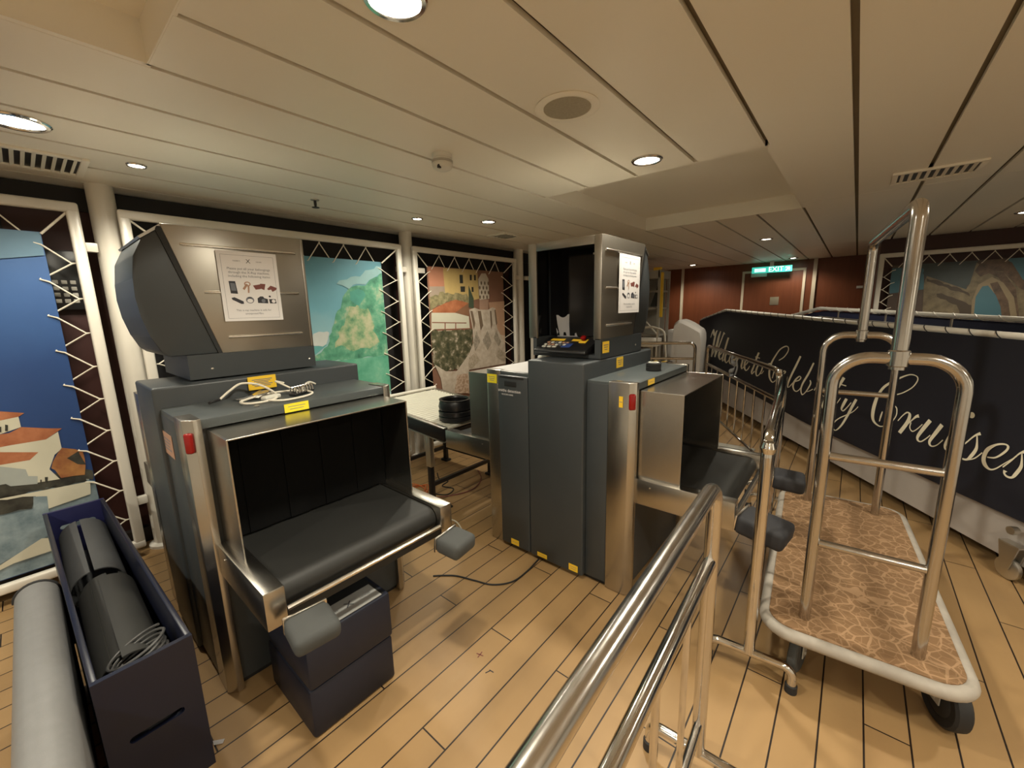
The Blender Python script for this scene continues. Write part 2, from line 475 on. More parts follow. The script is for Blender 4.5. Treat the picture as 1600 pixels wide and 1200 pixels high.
def poly3(bm, pts, mi=0):
    f = bm.faces.new([bm.verts.new(p) for p in pts])
    f.material_index = mi
    return f
SCRIPT=[[(-6.582,1.001,-6.612,1.002),(-6.53,1.077,-6.564,1.08),(-6.49,1.111,-6.495,1.14),(-6.526,1.078,-6.444,1.086),(-6.483,1.036,-6.432,1.043)],
[(-6.373,1.127,-6.341,1.123),(-6.431,1.08,-6.375,1.077),(-6.495,0.922,-6.421,0.923),(-6.546,0.711,-6.486,0.713)],
[(-6.502,0.711,-6.53,0.713),(-6.397,0.829,-6.425,0.83),(-6.298,0.98,-6.336,0.983),(-6.218,1.119,-6.244,1.121)],
[(-6.247,1.121,-6.215,1.119),(-6.322,1.032,-6.251,1.03),(-6.373,0.901,-6.294,0.901),(-6.409,0.722,-6.357,0.725)],
[(-6.369,0.723,-6.397,0.724),(-6.277,0.84,-6.309,0.842),(-6.182,0.974,-6.219,0.976),(-6.116,1.07,-6.151,1.074),(-6.081,1.092,-6.123,1.116),(-6.12,1.081,-6.06,1.09)],
[(-6.218,0.758,-6.244,0.764),(-6.136,0.807,-6.17,0.811),(-6.106,0.86,-6.143,0.856),(-6.176,0.879,-6.152,0.868),(-6.251,0.818,-6.192,0.817),(-6.265,0.748,-6.194,0.758),(-6.19,0.702,-6.178,0.721),(-6.114,0.747,-6.135,0.752)],
[(-5.977,1.048,-5.924,1.045),(-6.027,0.962,-5.968,0.96),(-6.078,0.851,-6.022,0.85),(-6.13,0.736,-6.077,0.738),(-6.092,0.692,-6.084,0.708),(-6.029,0.735,-6.05,0.739)],
[(-5.862,0.844,-5.899,0.832),(-5.893,0.859,-5.906,0.842),(-5.976,0.849,-5.944,0.84),(-6.038,0.778,-5.983,0.779),(-6.037,0.712,-5.982,0.723),(-5.956,0.686,-5.965,0.702),(-5.88,0.738,-5.899,0.743)],
[(-5.813,0.828,-5.791,0.821),(-5.868,0.799,-5.828,0.796),(-5.896,0.732,-5.847,0.738),(-5.835,0.688,-5.827,0.704),(-5.754,0.732,-5.786,0.734),(-5.747,0.795,-5.78,0.79),(-5.792,0.828,-5.813,0.821)],
[(-5.742,0.797,-5.756,0.806),(-5.734,0.809,-5.702,0.815),(-5.751,0.752,-5.705,0.754),(-5.769,0.684,-5.722,0.686)],
[(-5.725,0.722,-5.746,0.724),(-5.657,0.793,-5.678,0.8),(-5.651,0.783,-5.611,0.79),(-5.664,0.742,-5.62,0.743),(-5.694,0.685,-5.65,0.684)],
[(-5.646,0.732,-5.667,0.735),(-5.58,0.803,-5.601,0.809),(-5.527,0.821,-5.51,0.836),(-5.501,0.782,-5.455,0.787),(-5.522,0.71,-5.475,0.715),(-5.483,0.67,-5.472,0.684),(-5.43,0.705,-5.447,0.709)],
[(-5.423,0.706,-5.439,0.71),(-5.336,0.765,-5.36,0.77),(-5.299,0.813,-5.327,0.811),(-5.359,0.832,-5.343,0.822),(-5.428,0.774,-5.384,0.773),(-5.433,0.7,-5.384,0.709),(-5.372,0.665,-5.361,0.681),(-5.305,0.695,-5.324,0.7),(-5.265,0.742,-5.283,0.745)],
[(-5.096,0.933,-5.056,0.928),(-5.132,0.877,-5.09,0.874),(-5.188,0.759,-5.149,0.757),(-5.234,0.678,-5.196,0.679),(-5.2,0.648,-5.207,0.66),(-5.136,0.693,-5.153,0.699)],
[(-5.157,0.865,-5.153,0.876),(-5.042,0.861,-5.038,0.872)],
[(-5.014,0.804,-5.005,0.795),(-5.084,0.782,-5.053,0.775),(-5.129,0.7,-5.085,0.704),(-5.087,0.643,-5.07,0.659),(-5.004,0.682,-5.025,0.686),(-4.953,0.762,-4.98,0.76),(-4.981,0.813,-5.004,0.803),(-5.027,0.802,-5.017,0.793)],
[(-5.013,0.683,-5.017,0.691),(-4.962,0.695,-4.973,0.701),(-4.924,0.733,-4.939,0.736)],
[(-4.63,0.889,-4.641,0.896),(-4.538,0.935,-4.552,0.941),(-4.472,1.004,-4.488,1.007),(-4.474,1.048,-4.489,1.043),(-4.533,1.06,-4.526,1.049),(-4.64,1.015,-4.622,1.007),(-4.73,0.928,-4.705,0.922),(-4.799,0.84,-4.764,0.837),(-4.826,0.746,-4.786,0.749),(-4.805,0.672,-4.77,0.683),(-4.73,0.631,-4.723,0.643),(-4.653,0.668,-4.668,0.673),(-4.59,0.743,-4.604,0.746)],
[(-4.856,0.815,-4.864,0.826),(-4.806,0.829,-4.809,0.841),(-4.762,0.831,-4.76,0.841)],
[(-4.724,0.679,-4.743,0.679),(-4.692,0.762,-4.713,0.765),(-4.639,0.812,-4.655,0.816)],
[(-4.583,0.695,-4.595,0.699),(-4.506,0.756,-4.521,0.76),(-4.48,0.794,-4.5,0.791),(-4.531,0.793,-4.513,0.789),(-4.581,0.701,-4.548,0.701),(-4.576,0.641,-4.547,0.65),(-4.519,0.614,-4.521,0.624),(-4.456,0.662,-4.467,0.666)],
[(-4.271,0.984,-4.242,0.979),(-4.325,0.891,-4.293,0.886),(-4.393,0.775,-4.362,0.771),(-4.433,0.685,-4.405,0.686),(-4.428,0.634,-4.411,0.642),(-4.381,0.648,-4.387,0.655)],
[(-4.379,0.653,-4.39,0.657),(-4.316,0.707,-4.327,0.713),(-4.235,0.74,-4.247,0.747),(-4.206,0.775,-4.224,0.773),(-4.247,0.786,-4.238,0.778),(-4.316,0.736,-4.291,0.73),(-4.348,0.673,-4.316,0.676),(-4.317,0.628,-4.299,0.638),(-4.261,0.621,-4.265,0.63),(-4.21,0.656,-4.221,0.659),(-4.177,0.708,-4.189,0.71)],
[(-4.053,0.945,-4.031,0.941),(-4.117,0.832,-4.09,0.827),(-4.188,0.725,-4.162,0.722),(-4.206,0.654,-4.183,0.657),(-4.17,0.607,-4.162,0.62),(-4.115,0.643,-4.127,0.647),(-4.072,0.695,-4.089,0.699),(-4.044,0.746,-4.065,0.745),(-4.06,0.776,-4.078,0.771)],
[(-4.1,0.652,-4.105,0.658),(-4.063,0.666,-4.068,0.672),(-4.01,0.695,-4.016,0.701)],
[(-3.988,0.688,-3.998,0.691),(-3.951,0.736,-3.96,0.743),(-3.923,0.733,-3.904,0.737),(-3.953,0.646,-3.925,0.646)],
[(-3.927,0.682,-3.936,0.685),(-3.886,0.728,-3.896,0.734),(-3.876,0.73,-3.853,0.736),(-3.88,0.676,-3.865,0.68),(-3.847,0.658,-3.839,0.664)],
[(-3.816,0.699,-3.797,0.697),(-3.848,0.627,-3.826,0.626),(-3.863,0.568,-3.844,0.571),(-3.83,0.548,-3.835,0.554),(-3.786,0.601,-3.794,0.604)],
[(-3.642,0.877,-3.609,0.869),(-3.673,0.822,-3.643,0.814),(-3.716,0.751,-3.685,0.746),(-3.749,0.655,-3.724,0.655),(-3.749,0.606,-3.732,0.611),(-3.72,0.595,-3.725,0.602),(-3.669,0.64,-3.678,0.643),(-3.632,0.693,-3.64,0.696)],
[(-3.701,0.809,-3.699,0.817),(-3.642,0.806,-3.64,0.814),(-3.589,0.804,-3.587,0.814)],
[(-3.58,0.707,-3.551,0.702),(-3.609,0.651,-3.578,0.647),(-3.619,0.604,-3.599,0.608),(-3.585,0.591,-3.59,0.599),(-3.545,0.63,-3.554,0.634),(-3.503,0.684,-3.512,0.687)],
[(-3.471,0.726,-3.445,0.721),(-3.508,0.653,-3.48,0.648),(-3.549,0.56,-3.524,0.557),(-3.597,0.469,-3.579,0.464),(-3.65,0.409,-3.646,0.402),(-3.676,0.425,-3.69,0.417),(-3.675,0.461,-3.689,0.463),(-3.624,0.514,-3.632,0.52),(-3.536,0.571,-3.542,0.577),(-3.471,0.616,-3.477,0.62),(-3.424,0.668,-3.431,0.671)],
[(-3.104,0.829,-3.108,0.836),(-3.039,0.859,-3.044,0.865),(-2.971,0.909,-2.977,0.914),(-2.938,0.956,-2.947,0.959),(-2.937,0.99,-2.945,0.986),(-2.97,1.004,-2.97,0.997),(-3.02,0.997,-3.017,0.989),(-3.109,0.952,-3.1,0.941),(-3.202,0.889,-3.186,0.877),(-3.253,0.819,-3.23,0.812),(-3.277,0.758,-3.246,0.756),(-3.29,0.683,-3.256,0.686),(-3.283,0.62,-3.255,0.63),(-3.251,0.585,-3.238,0.598),(-3.194,0.572,-3.192,0.581),(-3.147,0.591,-3.151,0.597),(-3.095,0.631,-3.102,0.635),(-3.06,0.689,-3.069,0.69),(-3.06,0.738,-3.07,0.735),(-3.079,0.759,-3.084,0.752),(-3.106,0.762,-3.108,0.756)],
[(-3.198,0.611,-3.206,0.611),(-3.187,0.655,-3.202,0.655),(-3.182,0.691,-3.191,0.692)],
[(-3.04,0.659,-3.046,0.662),(-3.006,0.707,-3.013,0.711),(-2.977,0.733,-2.98,0.743),(-2.967,0.725,-2.946,0.73),(-2.98,0.673,-2.953,0.667),(-3.029,0.584,-3.002,0.575)],
[(-2.973,0.638,-2.979,0.642),(-2.927,0.696,-2.935,0.701),(-2.901,0.721,-2.913,0.733),(-2.882,0.726,-2.892,0.748)],
[(-2.942,0.678,-2.933,0.679),(-2.945,0.639,-2.937,0.643),(-2.917,0.617,-2.917,0.625),(-2.881,0.647,-2.886,0.651),(-2.85,0.688,-2.855,0.691)],
[(-2.815,0.736,-2.79,0.725),(-2.85,0.674,-2.825,0.664),(-2.881,0.605,-2.859,0.602),(-2.874,0.571,-2.862,0.581),(-2.842,0.569,-2.845,0.577),(-2.806,0.604,-2.811,0.609),(-2.783,0.634,-2.788,0.638)],
[(-2.732,0.73,-2.708,0.719),(-2.763,0.667,-2.74,0.658),(-2.792,0.6,-2.772,0.598),(-2.783,0.569,-2.772,0.578),(-2.756,0.566,-2.758,0.574),(-2.726,0.588,-2.73,0.593),(-2.695,0.63,-2.701,0.634)],
[(-2.651,0.716,-2.63,0.709),(-2.672,0.662,-2.651,0.657),(-2.687,0.608,-2.669,0.607),(-2.678,0.579,-2.669,0.587),(-2.652,0.574,-2.652,0.582),(-2.617,0.584,-2.619,0.59),(-2.592,0.609,-2.595,0.613)],
[(-2.595,0.605,-2.6,0.61),(-2.556,0.656,-2.562,0.661),(-2.515,0.712,-2.521,0.719),(-2.482,0.732,-2.492,0.748)],
[(-2.507,0.719,-2.5,0.721),(-2.502,0.678,-2.491,0.681),(-2.505,0.642,-2.487,0.639),(-2.526,0.593,-2.51,0.584),(-2.539,0.57,-2.535,0.559),(-2.563,0.566,-2.567,0.556),(-2.577,0.578,-2.587,0.572),(-2.565,0.59,-2.59,0.594)],
[(-2.535,0.559,-2.538,0.565),(-2.493,0.585,-2.497,0.59),(-2.457,0.633,-2.462,0.637)],
[(-2.429,0.616,-2.43,0.623),(-2.386,0.629,-2.39,0.637),(-2.344,0.676,-2.353,0.684),(-2.332,0.713,-2.344,0.708),(-2.355,0.725,-2.355,0.716),(-2.399,0.709,-2.394,0.699),(-2.444,0.668,-2.426,0.657),(-2.458,0.609,-2.435,0.612),(-2.444,0.568,-2.428,0.585),(-2.408,0.552,-2.406,0.563),(-2.375,0.569,-2.379,0.575),(-2.336,0.618,-2.339,0.622),(-2.289,0.674,-2.292,0.678)],
[(-2.342,0.592,-2.347,0.596),(-2.311,0.638,-2.317,0.643),(-2.28,0.69,-2.285,0.696),(-2.253,0.707,-2.262,0.723)],
[(-2.273,0.696,-2.267,0.698),(-2.269,0.659,-2.259,0.661),(-2.271,0.627,-2.255,0.624),(-2.288,0.582,-2.273,0.573),(-2.297,0.561,-2.293,0.55),(-2.316,0.558,-2.319,0.548),(-2.327,0.568,-2.336,0.562),(-2.318,0.579,-2.339,0.582)]]
DOTS=[(-3.788, 0.783, 0.021, 0.014), (-2.553, 0.831, 0.017, 0.018)]
PRINTS={'m2':[('mountain',[(2.216,1.86),(2.098,1.811),(2.02,1.75),(1.926,1.747),(1.865,1.714),(1.791,1.636),(1.761,1.555),(1.708,1.464),(1.664,1.343),(1.621,1.243),(1.477,1.135),(1.66,1.105),(1.885,1.107),(2.2,1.109)]),
('farhill',[(1.479,1.15),(1.622,1.248),(1.48,1.25)]),
('rock',[(2.023,1.541),(1.885,1.574),(1.78,1.42),(1.684,1.238),(1.845,1.171),(2.039,1.187),(2.107,1.238),(2.061,1.42)]),
('teal',[(1.863,1.689),(1.98,1.712),(2.01,1.649),(1.955,1.574),(1.866,1.606)]),
('water',[(1.467,1.131),(1.66,1.105),(1.885,1.104),(2.207,1.105),(2.21,0.757),(1.44,0.886)]),
('cloud1',[(1.5,1.342),(1.593,1.367),(1.662,1.333),(1.622,1.253),(1.49,1.244)]),
('cloud2',[(1.749,1.747),(1.818,1.794),(1.932,1.809),(2.106,1.897),(2.209,1.925),(2.21,1.871),(2.099,1.817),(2.02,1.755),(1.926,1.752),(1.854,1.714)])],
'm3':[('red',[(2.727,1.946),(2.946,1.96),(2.949,1.759),(2.736,1.753)]),
('grey',[(2.733,1.753),(2.949,1.759),(2.951,1.651),(2.731,1.649)]),
('yellow',[(2.929,1.946),(3.44,1.957),(3.453,1.634),(3.283,1.606),(2.943,1.67)]),
('win',[(3.16,1.889),(3.21,1.891),(3.21,1.799),(3.16,1.798)]),
('win',[(3.316,1.896),(3.349,1.898),(3.345,1.837),(3.316,1.836)]),
('win',[(3.382,1.9),(3.413,1.897),(3.41,1.837),(3.382,1.839)]),
('win',[(3.165,1.765),(3.236,1.767),(3.232,1.707),(3.167,1.706)]),
('win',[(3.335,1.763),(3.366,1.764),(3.367,1.709),(3.336,1.709)]),
('tree',[(2.731,1.649),(2.946,1.702),(3.287,1.674),(3.283,1.593),(2.956,1.606),(2.734,1.519)]),
('cypress',[(3.29,1.782),(3.363,1.634),(3.361,1.524),(3.279,1.538)]),
('roof',[(2.75,1.519),(2.92,1.581),(3.08,1.622),(3.278,1.586),(3.067,1.481),(2.756,1.488)]),
('brown',[(3.067,1.481),(3.278,1.582),(3.273,1.436),(3.068,1.442)]),
('cream',[(2.74,1.488),(3.067,1.481),(3.273,1.436),(3.283,1.27),(2.726,1.3)]),
('line',[(2.741,1.394),(3.231,1.369),(3.23,1.358),(2.74,1.384)]),
('line',[(2.735,1.319),(3.285,1.304),(3.284,1.283),(2.734,1.303)]),
('line',[(2.909,1.375),(2.923,1.374),(2.918,1.309),(2.905,1.31)]),
('line',[(3.06,1.369),(3.074,1.368),(3.07,1.301),(3.056,1.302)]),
('darktree',[(2.726,1.3),(3.323,1.288),(3.331,1.076),(3.186,0.948),(3.048,0.846),(2.818,0.863),(2.725,0.96)]),
('peach',[(3.607,1.592),(3.92,1.607),(3.927,1.18),(3.742,1.207),(3.623,1.491)]),
('pale',[(3.72,1.208),(3.927,1.18),(3.918,0.821),(3.818,0.833)]),
('stone',[(3.278,1.511),(3.367,1.531),(3.446,1.509),(3.592,1.506),(3.668,1.534),(3.723,1.519),(3.745,1.282),(3.909,1.026),(3.925,0.828),(3.237,0.829),(3.221,0.557),(2.836,0.624),(2.813,0.79),(2.741,0.951),(2.887,0.858),(3.048,0.839),(3.248,1.013),(3.324,1.133),(3.323,1.288)]),
('lattice',[(3.445,1.855),(3.499,1.919),(3.571,1.923),(3.616,1.862),(3.619,1.635),(3.452,1.62)]),
('neck',[(3.452,1.62),(3.608,1.628),(3.592,1.506),(3.446,1.509)]),
('slit',[(3.296,1.497),(3.331,1.497),(3.367,1.356),(3.343,1.28)]),
('slit',[(3.415,1.495),(3.466,1.494),(3.498,1.323),(3.453,1.267)]),
('slit',[(3.623,1.491),(3.645,1.491),(3.659,1.33),(3.63,1.273)]),
('slit',[(3.7,1.505),(3.722,1.504),(3.748,1.341),(3.724,1.312)]),
('dia',[(3.382,1.271),(3.436,1.139),(3.349,1.031),(3.324,1.133)]),
('dia',[(3.569,1.261),(3.631,1.11),(3.557,1.027),(3.478,1.151)]),
('dia',[(3.722,1.253),(3.806,1.112),(3.758,1.055),(3.673,1.166)]),
('dia2',[(3.348,1.017),(3.414,0.924),(3.278,0.838),(3.221,0.874),(3.246,0.97)]),
('dia2',[(3.757,1.039),(3.894,0.95),(3.866,0.859),(3.707,0.937)]),
('tan',[(3.045,0.798),(3.215,0.789),(3.221,0.557),(2.995,0.596)])],
'm1':[('roof',[(-0.151,1.047),(-0.057,1.017),(-0.08,1.001),(-0.143,0.994),(-0.159,0.995)]),
('cream',[(-0.159,0.995),(-0.143,0.994),(-0.08,1.001),(-0.08,0.944),(-0.154,0.923),(-0.171,0.922)]),
('roof',[(-0.171,0.922),(-0.123,0.922),(-0.079,0.944),(0.011,0.915),(0.062,0.902),(-0.005,0.855),(-0.131,0.856),(-0.182,0.854)]),
('cream',[(-0.182,0.854),(-0.131,0.856),(-0.005,0.855),(0.045,0.887),(0.044,0.787),(0.013,0.761),(-0.018,0.685),(0.011,0.617),(-0.113,0.628),(-0.215,0.646)]),
('roof',[(-0.185,0.834),(-0.042,0.792),(-0.078,0.758),(-0.18,0.762),(-0.196,0.764)]),
('shade',[(-0.196,0.762),(-0.1,0.712),(-0.097,0.672),(-0.065,0.661),(-0.072,0.618),(-0.214,0.648)]),
('roof2',[(0.047,0.791),(0.097,0.772),(0.117,0.745),(0.119,0.666),(0.113,0.61),(0.014,0.616),(0.004,0.678),(-0.01,0.692),(0.019,0.759)]),
('dark',[(0.059,0.721),(0.095,0.757),(0.115,0.746),(0.114,0.678),(0.087,0.679)]),
('win',[(-0.13,0.97),(-0.121,0.965),(-0.126,0.934),(-0.135,0.936)]),
('win',[(-0.151,0.963),(-0.144,0.962),(-0.148,0.933),(-0.155,0.934)]),
('win',[(-0.041,0.647),(-0.03,0.644),(-0.035,0.615),(-0.044,0.618)]),
('win',[(-0.059,0.639),(-0.054,0.637),(-0.057,0.615),(-0.063,0.617)]),
('dark',[(-0.215,0.653),(-0.167,0.663),(-0.133,0.607),(-0.042,0.581),(0.106,0.6),(0.111,0.575),(-0.225,0.591)]),
('cream',[(-0.226,0.585),(0.124,0.565),(0.115,0.488),(-0.06,0.464),(-0.053,0.528),(-0.239,0.499)]),
('dark',[(-0.227,0.576),(-0.097,0.553),(-0.116,0.495),(-0.24,0.491)]),
('blue',[(-0.24,0.491),(-0.108,0.484),(-0.097,0.553),(-0.049,0.538),(-0.067,0.315),(-0.213,0.252),(-0.283,0.224)]),
('cream',[(-0.284,0.216),(-0.213,0.252),(-0.105,0.307),(-0.05,0.289),(-0.059,0.22),(-0.218,0.214),(-0.287,0.194)])],
'm4':[('sky',[(0.272,1.898),(0.574,1.898),(0.605,1.626),(0.3,1.588)]),
('sky',[(1.22,1.957),(1.459,2.002),(1.515,1.582),(1.34,1.713),(1.251,1.873)]),
('dteal',[(0.551,2.1),(1.033,2.048),(1.012,1.925),(0.991,1.672),(0.956,1.587),(0.587,1.785)]),
('brown',[(1.036,1.902),(1.127,1.976),(1.264,1.882),(1.388,1.649),(1.355,1.589),(1.207,1.784),(1.145,1.778)]),
('stone',[(0.597,1.694),(0.612,1.783),(0.954,1.609),(0.976,1.673),(1,1.905),(1.144,1.789),(1.206,1.794),(1.354,1.6),(1.526,1.501),(1.558,1.256),(0.63,1.258)]),
('darkband',[(0.614,1.761),(0.875,1.635),(0.991,1.553),(1.002,1.52),(0.871,1.597),(0.619,1.716)]),
('darkband',[(0.716,1.576),(0.971,1.467),(1.045,1.41),(1.051,1.301),(0.96,1.302),(0.898,1.436),(0.722,1.531)]),
('brown',[(0.996,1.81),(1.029,1.902),(1.144,1.789),(1.214,1.783),(1.327,1.601),(1.398,1.256),(1.357,1.256),(1.278,1.552),(1.187,1.723),(1.109,1.781),(1.049,1.743)]),
('arch',[(1.034,1.257),(1.015,1.476),(1.044,1.658),(1.136,1.737),(1.229,1.668),(1.325,1.508),(1.385,1.256)]),
('brown',[(1.131,1.664),(1.185,1.681),(1.289,1.468),(1.337,1.256),(1.267,1.257),(1.222,1.449)]),
('sky',[(1.053,1.257),(1.039,1.519),(1.076,1.635),(1.119,1.643),(1.19,1.534),(1.241,1.406),(1.27,1.257)])]}
# ------------------------------------------------------------------ the room
XL, XR, YB, YF = -3.62, 3.3, -3.0, 9.2
struct('floor', B(XL - 0.1, XR + 0.1, YB - 0.1, YF + 0.1, -0.08, 0.0), M['floor'])
struct('wall_left', B(XL - 0.1, XL, YB, YF, 0, CEIL + 0.2), M['maroon'])
bm = bmesh.new()
box(bm, XL, XL + 0.03, YB, YF, 2.135, CEIL - 0.004)
box(bm, XL, XL + 0.012, YB, 0.02, 1.2, 2.135)
struct('trim_1', bm, M['black_wall'])
bm = bmesh.new()
for a, b in ((0.45, 2.5), (2.55, 4.2), (4.3, 5.9)):
    box(bm, XL, XL + 0.012, a, b, 0.12, 2.135)
struct('trim_2', bm, M['black_wall'])
struct('baseboard_left', B(XL, XL + 0.05, YB, YF, 0, 0.10), M['skirting'])
struct('wall_back', B(XL, 0.25, YF, YF + 0.1, 0, CEIL + 0.2), M['wood'])
struct('wall_right', B(0.16, XR, 7.2, 7.3, 0, CEIL + 0.2), M['maroon'])
struct('wall_side', B(0.16, 0.26, 7.3, YF, 0, CEIL + 0.2), M['wood'])
struct('wall_far', B(XR, XR + 0.1, YB, 7.3, 0, CEIL + 0.2), M['plain_wall'])
struct('wall_near', B(XL, XR, YB - 0.1, YB, 0, CEIL + 0.2), M['plain_wall'])
bm = bmesh.new()
box(bm, -2.93, -2.88, YF - 0.03, YF, 0, CEIL)
box(bm, -0.66, -0.605, YF - 0.04, YF, 0, CEIL)
struct('trim_3', bm, M['cream_trim'])
bm = bmesh.new()
box(bm, -0.04, -0.02 + 0.12, YF - 0.012, YF, 1.72, 1.76)
o = obj('wall_plate', bm, M['white_plastic'])
label(o, 'small white plate on the mahogany wall right of the door', 'wall plate')
# ceiling: separate panels with open joints, two raised hatches
GX = [0.2525 - 0.3335 * k for k in range(-9, 12)][::-1]
GX = [XL] + [g for g in GX if XL + 0.1 < g < XR - 0.1] + [XR]
R1 = (-1.7485, -0.4145, 2.50, 4.25)
R2 = (-1.7485, -0.748, -1.3, 0.37)
bm = bmesh.new()
gp = 0.0105
for a, b in zip(GX, GX[1:]):
    spans = [(YB, YF)]
    for (x0, x1, y0, y1) in (R1, R2):
        if a >= x0 - 0.02 and b <= x1 + 0.02:
            new = []
            for s, e in spans:
                if e <= y0 or s >= y1: new.append((s, e)); continue
                if s < y0: new.append((s, y0))
                if e > y1: new.append((y1, e))
            spans = new
    for s, e in spans:
        cuts = [s] + [c for c in ((4.06, 7.1) if a > -0.5 else (7.1,)) if s + 0.1 < c < e - 0.1] + [e]
        for c0, c1 in zip(cuts, cuts[1:]):
            box(bm, a + gp, b - gp, c0 + (0.004 if c0 != YB else 0), c1 - (0.004 if c1 != YF else 0), CEIL, CEIL + 0.018)
for (x0, x1, y0, y1) in (R1, R2):
    t = 0.012
    box(bm, x0 - t, x0 + gp, y0 - t, y1 + t, CEIL + 0.001, CEIL + 0.13)
    box(bm, x1 - gp, x1 + t, y0 - t, y1 + t, CEIL + 0.001, CEIL + 0.13)
    box(bm, x0, x1, y0 - t, y0, CEIL + 0.001, CEIL + 0.13)
    box(bm, x0, x1, y1, y1 + t, CEIL + 0.001, CEIL + 0.13)
    box(bm, x0, x1, y0, y1, CEIL + 0.12, CEIL + 0.135)
# dark void above the joints
for x0, x1, y0, y1 in ((XL, R1[0] - 0.02, YB, YF), (R1[1] + 0.02, XR, YB, YF), (R1[0] - 0.02, R1[1] + 0.02, R2[3] + 0.02, R1[2] - 0.02), (R1[0] - 0.02, R1[1] + 0.02, R1[3] + 0.02, YF), (R2[1] + 0.02, R1[1] + 0.02, YB, R2[3] + 0.02), (R1[0] - 0.02, R2[1] + 0.02, YB, R2[2] - 0.02)):
    box(bm, x0, x1, y0, y1, CEIL + 0.026, CEIL + 0.04, mi=1)
struct('ceiling', bm, [M['ceiling'], M['gap']])

# door in the back wall
def door():
    bm = bmesh.new()
    for x0, x1, z0, z1 in ((-1.775, -1.735, 0, 2.08), (-0.80, -0.76, 0, 2.08), (-1.775, -0.76, 2.08, 2.12)):
        box(bm, x0, x1, YF - 0.025, YF, z0, z1)
    d = struct('door_1', bm, M['cream_trim'])
    obj('door_leaf', B(-1.735, -0.80, YF - 0.018, YF, 0.01, 2.08), M['wood'], d)
    obj('door_closer', B(-1.62, -1.36, YF - 0.07, YF - 0.018, 2.0, 2.07, bev=0.008), M['white_plastic'], d)
    bm = B(-1.28, -1.14, YF - 0.024, YF - 0.018, 1.47, 1.62, bev=0.002)
    obj('vent_plate', bm, M['gap'], d)
    obj('door_handle', T([(-0.90, YF - 0.018, 1.02), (-0.90, YF - 0.07, 1.02), (-1.02, YF - 0.07, 1.02)], 0.01, 0.02), M['chrome'], d)
door()

# ------------------------------------------------------------------ lamps in the ceiling
def lamp(x, y, r, text, watt=1.0, group='recessed ceiling downlights'):
    t = thing('ceiling_downlight', text, 'ceiling light', (x, y, CEIL), 0, group)
    bm = bmesh.new()
    lathe(bm, [(r, 0.016), (r * 1.28, 0.0), (r * 1.30, -0.004), (r * 1.22, -0.009), (r * 1.04, -0.010), (r * 1.0, -0.004), (r, 0.016)], seg=36)
    obj('trim_ring', bm, M['chrome'], t)
    obj('lens', L([(0, -0.006), (r * 0.6, -0.0055), (r * 0.99, -0.002), (r * 0.99, 0.004), (0, 0.004)], seg=36), M['lens'], t)
    ld = bpy.data.lights.new('downlight', 'SPOT')
    ld.energy = LAMP_WATT * watt
    ld.color = (1.0, 0.93, 0.76)
    ld.spot_size = math.radians(152)
    ld.spot_blend = 0.55
    ld.shadow_soft_size = 0.055
    lo = bpy.data.objects.new('downlight', ld)
    COL.objects.link(lo)
    lo.parent = t
    lo.location = (0, 0, -0.03)
    WM[lo.name] = WM[t.name]
LAMPS = [(-0.95, 0.715, 0.062, 'recessed downlight glaring at the top edge, nearest the viewer', 1.15),
    (-2.575, 0.11, 0.075, 'recessed downlight at the left edge beside the slotted vent', 0.8),
    (-2.865, 0.50, 0.032, 'small recessed downlight above the first white column', 0.5),
    (-2.875, 2.247, 0.036, 'small recessed downlight above the second white column', 0.45),
    (-2.552, 2.765, 0.052, 'recessed downlight in front of the arrow-shaped vent', 1.0),
    (-0.93, 2.26, 0.062, 'recessed downlight at the front edge of the raised ceiling hatch', 1.3),
    (-0.916, 5.9, 0.055, 'recessed downlight beyond the raised hatch, before the exit sign', 0.7),
    (-2.50, 8.46, 0.065, 'recessed downlight over the white covered chairs', 0.75),
    (-0.926, 8.72, 0.06, 'recessed downlight just right of the exit sign', 0.45),
    (1.10, 6.0, 0.06, 'recessed downlight at the right edge above the arch mural', 0.9)]
for x, y, r, tx, w in LAMPS: lamp(x, y, r, tx, w)
# unseen lamps added out of view to light the floor and lift the ceiling
for x, y, w in ((1.1, 2.35, 0.9), (1.1, 0.6, 1.2), (-0.95, -1.4, 1.5), (1.1, -1.4, 1.5), (-2.57, -1.5, 1.2), (2.6, 4.2, 0.8), (2.7, 1.2, 1.5), (2.7, -1.4, 1.2)):
    lamp(x, y, 0.06, 'unseen recessed downlight added out of view as fill light', w, 'added fill downlights out of view')

# smoke detector, speaker, sprinkler, vents, exit sign
t = thing('smoke_detector', 'round white smoke detector hanging from the ceiling panels', 'smoke detector', (-1.655, 1.47, CEIL))
obj('base', L([(0, 0), (0.05, 0), (0.05, -0.018), (0.046, -0.02), (0.046, -0.028), (0, -0.028)]), M['white_plastic'], t)
obj('collar', L([(0.044, -0.028), (0.052, -0.03), (0.052, -0.04), (0.044, -0.042)]), M['grey_metal'], t)
obj('head', L([(0.05, -0.041), (0.052, -0.05), (0.046, -0.064), (0.03, -0.073), (0, -0.075)]), M['white_plastic'], t)
bm = bmesh.new(); box(bm, 0.012, 0.024, -0.045, -0.03, -0.074, -0.058)
obj('indicator', bm, M['black'], t)

t = thing('ceiling_speaker', 'round flush speaker grille in the ceiling panel', 'speaker', (-0.935, 1.482, CEIL))
obj('rim', L([(0.098, 0.002), (0.122, 0.0), (0.124, -0.004), (0.112, -0.009), (0.092, -0.006), (0.09, 0.002)], seg=40), M['ceiling'], t)
obj('grille', L([(0, -0.007), (0.06, -0.0065), (0.091, -0.005), (0.091, 0.002), (0, 0.002)], seg=40), plain('speaker mesh', (0.34, 0.30, 0.22), 0.7, scale=120, var=0.25), t)

